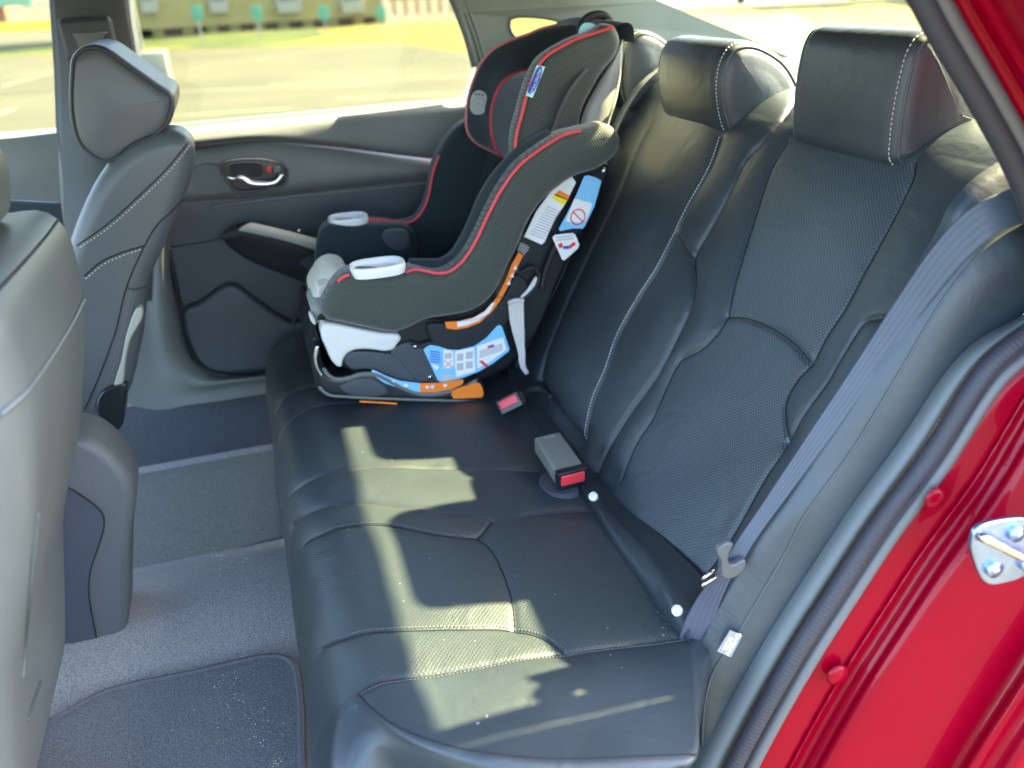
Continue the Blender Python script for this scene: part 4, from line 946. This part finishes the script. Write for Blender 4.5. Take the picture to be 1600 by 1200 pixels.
# cup holders
def cup(cx, cy, y, w, h, lab):
    c = PY((cx, cy), y); a = w; b_ = h; N = 64; se = lambda t, p=3.0: (np.sign(np.cos(t))*abs(np.cos(t))**(2/p), np.sign(np.sin(t))*abs(np.sin(t))**(2/p))
    prof_ = [(.99, -.012), (1.02, -.006), (1.04, .002), (1.02, .008), (.96, .010), (.88, .006), (.84, .0), (.80, -.006), (.66, -.008), (.0, -.008)]
    v = []
    for s_, z in prof_:
        for k in range(N):
            x_, y_ = se(2*math.pi*k/N); v.append((c[0]+a*s_*x_, c[1]+b_*s_*y_, c[2]+z))
    o = mk('cup_holder', v, grid_faces(len(prof_), N, True), cup_pl, cs); o['label'] = lab; return o
cup(590, 417, .825, .054, .038, 'near pale oval cup holder'); cup(544, 343, 1.255, .047, .036, 'far pale oval cup holder')
# headrest
hw = [(950, 38), (962, 40), (971, 54), (973, 70), (964, 92), (952, 105), (941, 120), (930, 140), (919, 160), (912, 178), (906, 205), (880, 216), (850, 232), (826, 244), (808, 249), (806, 246), (805, 228), (807, 205), (811, 190), (816, 174), (822, 150), (829, 129), (836, 112), (845, 96), (855, 86), (868, 77), (884, 68), (902, 59), (920, 53), (936, 46)]
hn = slab('headrest_wing', PYs(hw, .875), .875, .065, knitm, cs, r=.022, n=240); hn['label'] = 'near headrest wing with red piping and a woven tag'
hp = [(958, 42), (934, 50), (900, 61), (884, 69), (866, 79), (853, 88), (844, 98), (836, 113), (829, 131), (822, 152), (816, 176), (811, 194), (807, 212), (805, 230), (806, 247)]
tubeobj('piping', PYs(hp, .872), .0036, piping, hn, 8, res=120)
tubeobj('edge_seam', PYs([(941, 122), (930, 142), (919, 162), (912, 180), (906, 203)], .876), .0022, lip_m, hn, 6, res=40)
fo = [(900, 36), (880, 38), (862, 41), (843, 46), (825, 54), (806, 60), (787, 68), (773, 76), (761, 87), (750, 102), (742, 120), (735, 140), (731, 158), (729, 178), (729, 196), (732, 208), (739, 218), (749, 226), (761, 232), (787, 245), (806, 252)]
ip = [(905, 60), (880, 80), (860, 100), (836, 109), (814, 112), (800, 118), (787, 128), (778, 142), (772, 156), (768, 172), (767, 186), (768, 204), (771, 218), (775, 230), (781, 242), (792, 247), (806, 252)]
cn = [(940, 60), (915, 80), (900, 100), (880, 110), (868, 116), (858, 122), (848, 135), (840, 150), (836, 165), (832, 180), (830, 196), (828, 210), (826, 222), (822, 236), (818, 248), (814, 252), (812, 256)]
R0 = PYs(fo, 1.21); R1 = PYs(ip, 1.13); R2 = PYs(cn, .98)
R0b = [p+np.array([.03, .035, 0]) for p in R0]; R0c = [p+np.array([.05, .03, .0]) for p in R0]
hin = loft('headrest_shell', [R0c, R0b, R0, PYs([((a[0]*.5+b_[0]*.5)+4, a[1]*.5+b_[1]*.5) for a, b_ in zip(crm([(x, y, 0) for x, y in fo], 17), crm([(x, y, 0) for x, y in ip], 17))], 1.165), R1], innerf, cs, n=90, m=40)
loft('headrest_pad', [R1, PYs([((a[0]+b_[0])/2, (a[1]+b_[1])/2) for a, b_ in zip(ip, cn)], 1.06), R2, PYs([(x+40, y) for x, y in cn], .91)], padf, cs, n=80, m=30)
tubeobj('piping', R0, .0036, M('piping_faded', (.58, .16, .17), .6), hin, 8, res=140); tubeobj('piping', R1[3:], .0038, M('piping_deep', (.50, .02, .05), .5), hin, 8, res=100)
# top roll between the wings, pale shell behind
tr_ = crm([PY((862, 40), 1.20), PY((885, 36), 1.12), PY((905, 40), 1.04), PY((935, 42), .96), PY((957, 46), .90)], 40)
loft('headrest_top', [[p+np.array([0, 0, -.002]) for p in tr_], [p+np.array([.03, 0, .012]) for p in tr_], [p+np.array([.045, 0, .004]) for p in tr_], [p+np.array([.05, 0, -.03]) for p in tr_]], innerf, cs, n=40, m=16)
loft('shell_back', [PYs([(973, 62), (970, 80), (966, 120), (958, 160), (946, 196), (940, 230)], .885), PYs([(960, 95), (946, 118), (930, 145), (919, 165), (910, 195), (905, 225)], .885)], M('shell_grey', (.24, .25, .24), .5), cs, n=30, th=.02)
loft('shell_back_wrap', [PYs([(973, 62), (970, 80), (967, 120), (959, 160), (946, 196), (940, 230)], .885), PYs([(975, 60), (973, 78), (970, 118), (963, 158), (952, 192), (946, 225)], .96), PYs([(968, 56), (968, 72), (966, 110), (960, 150), (950, 185), (944, 215)], 1.15)], M('shell_grey2', (.24, .25, .24), .5), cs, n=30, m=12)
tubeobj('adjust_handle', PYs([(906, 56), (908, 40), (918, 28), (934, 23), (948, 27), (956, 40), (957, 52)], .99), .009, blackm, cs, 10, res=50)
slab('handle_face', PYs([(908, 54), (914, 36), (930, 28), (946, 32), (950, 50)], .985), .985, .02, black, cs, r=.004, n=40)
plate('handle_label', PYs([(905, 54), (906, 44), (912, 37), (922, 36), (932, 40), (930, 46)], .980), cyan_l, cs, th=.002, smoothn=30)
# woven tag
tp4 = [(839, 102), (852, 104), (832, 153), (822, 149)]
tq4 = PYs(tp4, .866); tgw = plate('woven_tag', tq4, cyan_l, cs, th=.002)
tgn = plate('tag_field', PYs([(841, 105), (846, 104), (847, 110), (840, 132), (831, 146), (826, 146), (825, 142), (833, 121)], .864), navy_l, tgw, th=.001, smoothn=40)
ux = np.array(PY((829, 146), .862))-np.array(PY((843, 108), .862)); uy = np.array(PY((848, 120), .862))-np.array(PY((838, 117), .862))
text('tag_lettering', 'PROTECTPLUS', .0078, white_l, tgw, PY((837, 127), .8625), ux, uy)
# grey oval emblem patch on far wing
q0 = PY((747, 160), 1.2)
def dec(px, y, mat, name, parent=cs, th=.0012, sm=None, push=0):
    return plate(name, PYs(px, y), mat, parent, th=th, smoothn=sm)
op = [(738, 148), (744, 142), (752, 142), (759, 147), (761, 158), (760, 168), (756, 176), (748, 179), (739, 177), (735, 170), (735, 158)]
pch = dec(op, 1.155, M('patch_grey', (.42, .46, .46), .6), 'sewn_patch', hin, sm=60)
tubeobj('patch_outline', PYs([(738, 163), (741, 156), (748, 153), (756, 156), (757, 163), (753, 167), (747, 160), (741, 168)], 1.152), .0009, grey_l, pch, 6, True, res=50)
for (x_, y_) in ((744, 147), (749, 147), (754, 148)): dec([(x_-1.4, y_-1), (x_+1.4, y_-1), (x_+1.2, y_+2), (x_-1.2, y_+2)], 1.152, ink, 'patch_letter', pch)
for y_ in (171, 174): dec([(738, y_-.6), (754, y_), (754, y_+.8), (738, y_+.2)], 1.152, grey_l, 'patch_print', pch)
# plastic shell
sh = [(500, 512), (505, 540), (520, 566), (545, 580), (580, 584), (625, 600), (680, 606), (735, 600), (780, 584), (812, 560), (835, 530), (855, 490), (872, 445), (895, 395), (920, 340), (945, 290), (955, 262), (940, 250), (890, 260), (840, 300), (790, 400), (740, 460), (650, 490), (560, 500)]
shell = slab('plastic_shell', PYs(sh, .885), .885, .34, black, cs, r=.012, n=260)
rib = [(690, 512), (700, 526), (722, 534), (752, 530), (785, 500), (812, 462), (838, 405), (862, 350), (892, 290)]
tubeobj('shell_rim', PYs([(640, 535), (655, 540), (672, 536), (700, 541), (735, 541), (766, 525), (792, 488), (818, 440)], .878), .006, blackm, cs, 10, res=80)
slab('shell_side_panel', PYs([(668, 508), (700, 505), (745, 500), (785, 470), (808, 430), (825, 445), (800, 495), (770, 528), (735, 542), (700, 542), (676, 534)], .872), .872, .02, blackm, cs, r=.006, n=120)
bx = slab('recline_leg', PYs([(503, 512), (508, 506), (525, 507), (560, 514), (600, 521), (624, 524), (627, 530), (622, 538), (615, 547), (600, 550), (587, 548), (565, 547), (552, 549), (541, 556), (536, 566), (534, 574), (528, 574), (518, 564), (510, 546), (502, 526)], .845), .845, .05, white_pl, cs, r=.008, n=160)
slab('lower_panel', PYs([(536, 560), (546, 550), (600, 551), (618, 556), (640, 580), (655, 600), (620, 592), (575, 577), (548, 576)], .875), .872, .02, plastic, cs, r=.004, n=100)
slab('mid_panel', PYs([(610, 550), (640, 535), (668, 545), (690, 596), (650, 598), (628, 580)], .874), .874, .02, plastic, cs, r=.003, n=60, smoothpts=True)
for px_ in ((649, 541), (672, 589)):
    c = PY(px_, .872); g = G(); tube(g, [c+np.array([0, .003, 0]), c+np.array([0, -.004, 0])], .0055, 14); g.obj('rivet', steel, cs)
# base tray
tray = [(495, 520), (490, 545), (492, 590), (497, 610), (512, 622), (545, 626), (637, 630), (747, 633), (760, 626), (758, 606), (748, 590), (720, 604), (690, 612), (655, 613), (628, 604), (606, 592), (585, 583), (565, 582), (545, 588), (525, 590), (510, 582), (503, 560)]
trb = slab('base_tray', PYs(tray, .862), .862, .36, black, cs, r=.012, n=220)
tubeobj('tray_rim', PYs([(498, 604), (512, 616), (545, 620), (637, 624), (752, 627)], .857), .0035, plastic_l, trb, 8, res=60)
tubeobj('tray_top_rim', PYs([(505, 575), (512, 585), (525, 592), (545, 590), (565, 584), (585, 585), (606, 594), (628, 606), (655, 615), (690, 614), (722, 606), (745, 594)], .859), .0045, plastic_l, trb, 8, res=90)
tubeobj('front_bar', PYs([(496, 540), (493, 560), (496, 575), (504, 588)], .857), .004, chrome, trb, 8, res=20)
slab('tray_panel', PYs([(530, 604), (545, 596), (572, 590), (598, 600), (606, 612), (596, 618), (545, 616)], .860), .858, .01, plastic, trb, r=.003, n=60)
# stickers
def label(name, px, y, mat, sm=None): return dec(px, y, mat, name, sm=sm, th=.0010)
YL = .868
bl_ = label('instruction_label', [(662, 547), (665, 543), (672, 539), (684, 541), (700, 546), (716, 547), (741, 541), (760, 528), (777, 509), (782, 508), (785, 512), (796, 545), (795, 549), (770, 568), (747, 581), (719, 592), (688, 598), (684, 594)], YL, blue_l)
def sub(px, mat, name='label_print', par=bl_, y=YL-.0015): return plate(name, PYs(px, y), mat, par, th=.0006)
sub([(693, 546), (708, 549), (709, 572), (703, 575), (693, 576)], white_l); sub([(711, 549), (741, 543), (743, 580), (713, 589), (711, 572)], white_l)
sub([(745, 541), (786, 527), (792, 546), (768, 564), (746, 576)], white_l); sub([(688, 590), (694, 585), (703, 584), (712, 590), (718, 592), (700, 596), (688, 597)], M('print_pale', (.45, .5, .55), .6))
for (x0, y0, x1, y1) in ((714, 553, 724, 563), (728, 550, 739, 560), (714, 568, 724, 578), (728, 565, 739, 575), (695, 552, 706, 560)): sub([(x0, y0), (x1, y0-1), (x1, y1), (x0, y1+1)], M('print_light', (.45, .46, .47), .6), y=YL-.0022)
for i in range(4): sub([(749, 549+i*3), (785, 537+i*3), (785, 538.2+i*3), (749, 550.2+i*3)], grey_l, y=YL-.0022)
for i in range(5): sub([(672, 548+i*4), (688, 550+i*4), (688, 551.3+i*4), (672, 549.3+i*4)], navy_l, y=YL-.0018)
for (a_, b_) in (((694, 563), (707, 574)), ((707, 563), (694, 574))): tubeobj('cross_mark', [PY(a_, YL-.0022), PY(b_, YL-.0022)], .0008, red_l, bl_, 6)
sub([(762, 541), (766, 539.5), (766, 543), (762, 544.5)], red_l, y=YL-.0024); sub([(766, 540), (772, 538), (772, 541.5), (766, 543)], navy_l, y=YL-.0024); sub([(748, 565), (753, 563), (764, 572), (760, 574)], red_l, y=YL-.0024)
text('print_letters', 'A B C', .007, grey_l, bl_, PY((778, 524), YL-.003), (1, 0, .45), (-.45, 0, 1)) if False else None
sub([(674, 569), (686, 572), (684, 577), (680, 578)], white_l, y=YL-.0022)
l2_ = label('recline_scale_blue', [(580, 579), (584, 578), (602, 587), (625, 595), (656, 599), (656, 613), (640, 611), (622, 606), (600, 598), (584, 587)], YL-.010, blue_l)
label('recline_scale_orange', [(656, 599), (690, 598), (718, 593), (725, 594), (722, 601), (706, 608), (680, 613), (656, 613)], YL-.010, orange_l)
for px_ in ((614, 597), (634, 603), (668, 605), (676, 605), (696, 603)):
    c = PY(px_, YL-.0115); g = G(); tube(g, [c+np.array([0, .0005, 0]), c], .0045, 12); g.obj('scale_mark', white_l, l2_)
label('base_release_tab', [(705, 617), (707, 611), (718, 606), (744, 598), (750, 599), (754, 606), (756, 616), (753, 621), (735, 622), (709, 623)], .852, orange_l)
ol = label('side_label_orange', [(695, 503), (716, 502), (740, 496), (762, 483), (778, 462), (790, 438), (800, 412), (812, 392), (818, 398), (806, 422), (795, 445), (783, 468), (768, 488), (750, 504), (730, 512), (712, 515), (698, 513)], .866, orange_l)
plate('label_print', PYs([(714, 503), (738, 498), (756, 488), (768, 474), (774, 472), (764, 489), (748, 501), (730, 508), (715, 511)], .8645), white_l, ol, th=.0006)
label('grey_tag', [(808, 392), (813, 378), (827, 385), (826, 390), (818, 400)], .866, M('tag_mid_grey', (.2, .2, .2), .6))
tri_marks = [PYs([(802, 421), (806, 414), (808, 421)], .8645), PYs([(797, 433), (801, 426), (803, 433)], .8645), PYs([(792, 445), (796, 438), (798, 445)], .8645)]
for t_ in tri_marks: plate('arrow_mark', t_, white_l, ol, th=.0006)
YW = .866
wl = label('warning_label', [(819, 370), (846, 382), (851, 378), (868, 340), (883, 319), (900, 285), (893, 275), (860, 300), (838, 330)], YW, white_l)
def subw(px, mat, name='label_print'): return plate(name, PYs(px, YW-.0015), mat, wl, th=.0006)
subw([(862, 309), (868, 303), (887, 312), (881, 321)], yellow_l); subw([(866, 305), (874, 297), (890, 306), (887, 313)], orange_l); subw([(875, 298), (884, 287), (896, 291), (889, 306)], M('picture_pale', (.72, .72, .66), .6))
for i in range(12):
    t = i/11; x0 = 855*(1-t)+828*t; y0 = 322*(1-t)+364*t; x1 = 876*(1-t)+852*t; y1 = 331*(1-t)+373*t
    subw([(x0, y0), (x1, y1), (x1-.4, y1+1), (x0-.4, y0+1)], grey_l)
ib = label('belt_guide_label', [(873, 358), (885, 336), (900, 306), (913, 275), (920, 274), (934, 279), (940, 283), (932, 310), (929, 322), (914, 353), (911, 357), (895, 357), (875, 361)], YW-.002, blue_l)
plate('label_print', PYs([(897, 311), (901, 311), (924, 317), (925, 322), (914, 347), (898, 348), (884, 346)], YW-.0035), white_l, ib, th=.0006)
cc = PY((903, 339), YW-.005); rr_ = .0165
for k in (0,):
    ring = [cc+np.array([rr_*math.cos(a), 0, rr_*math.sin(a)]) for a in np.linspace(0, 2*math.pi, 40, endpoint=False)]
    tubeobj('no_symbol', ring, .0013, red_l, ib, 6, True); tubeobj('no_symbol_bar', [cc+np.array([-.011, 0, .012]), cc+np.array([.011, 0, -.012])], .0013, red_l, ib, 6)
for i in range(7): plate('label_line', PYs([(908+2-i*1.6, 281+i*4), (932-i*1.6, 287+i*4), (932-i*1.6, 288+i*4), (910-i*1.6, 282+i*4)], YW-.0035), M('print_blue', (.35, .6, .8), .6), ib, th=.0005)
pl_ = label('angle_label', [(863, 371), (867, 367), (895, 364), (899, 367), (905, 382), (903, 388), (882, 407), (878, 405)], YW-.001, white_l)
plate('label_print', PYs([(872, 382), (878, 379), (880, 386), (874, 388)], YW-.0025), red_l, pl_, th=.0006); plate('label_print', PYs([(880, 385), (889, 384), (889, 389), (880, 389)], YW-.0025), navy_l, pl_, th=.0006); plate('label_print', PYs([(889, 384), (897, 378), (900, 382), (890, 389)], YW-.0025), red_l, pl_, th=.0006)
for i in range(2): plate('label_print', PYs([(869, 371+i*4), (896, 368+i*4), (896, 369+i*4), (869, 372+i*4)], YW-.0025), grey_l, pl_, th=.0006)
# belt path rail, slot, pale strap
tubeobj('shell_edge_rail', PYs([(930, 272), (908, 310), (886, 350), (866, 388), (852, 424), (846, 452)], .872), .006, blackm, cs, 10, res=50)
tubeobj('belt_path_ring', PYs([(815, 425), (832, 418), (842, 428), (838, 446), (824, 462), (812, 472)], .868), .005, blackm, cs, 10, res=40)
slab('belt_path_plate', PYs([(813, 465), (824, 452), (834, 436), (838, 432), (839, 444), (828, 460), (817, 472)], .868), .866, .006, white_pl, cs, r=.002, n=40)
ribbon('tether_strap', [PY((806, 472), .862), PY((808, 500), .858), PY((812, 530), .856), PY((815, 550), .852), PY((817, 572), .850), PY((824, 584), .85)], [.036, .034, .028, .018, .014, .008], [(1, 0, 0), (1, 0, .1)], belt_w, cs, n=50)
tubeobj('strap_fold', PYs([(794, 474), (805, 469), (818, 470)], .858), .005, belt_w, cs, 8, res=20)
for px_ in ((945, 267),):
    c = PY(px_, .860); g = G(); tube(g, [c+np.array([0, .004, 0]), c], .007, 16); g.obj('shell_screw', steel, cs)
slab('front_logo_strip', PYs([(483, 487), (487, 490), (494, 506), (492, 508), (485, 500)], .9), .9, .01, white_pl, cs, r=.002, n=24)
tubeobj('tether_hook', PYs([(460, 518), (464, 530), (472, 548), (476, 550), (474, 540), (466, 522)], 1.16), .0022, black, cs, 6, res=30)
label('tray_sticker', [(562, 626), (620, 629.5), (620, 632), (562, 628.5)], .855, orange_l); label('tray_sticker', [(726, 632), (750, 631), (750, 633.5), (726, 634.5)], .855, cyan_l)
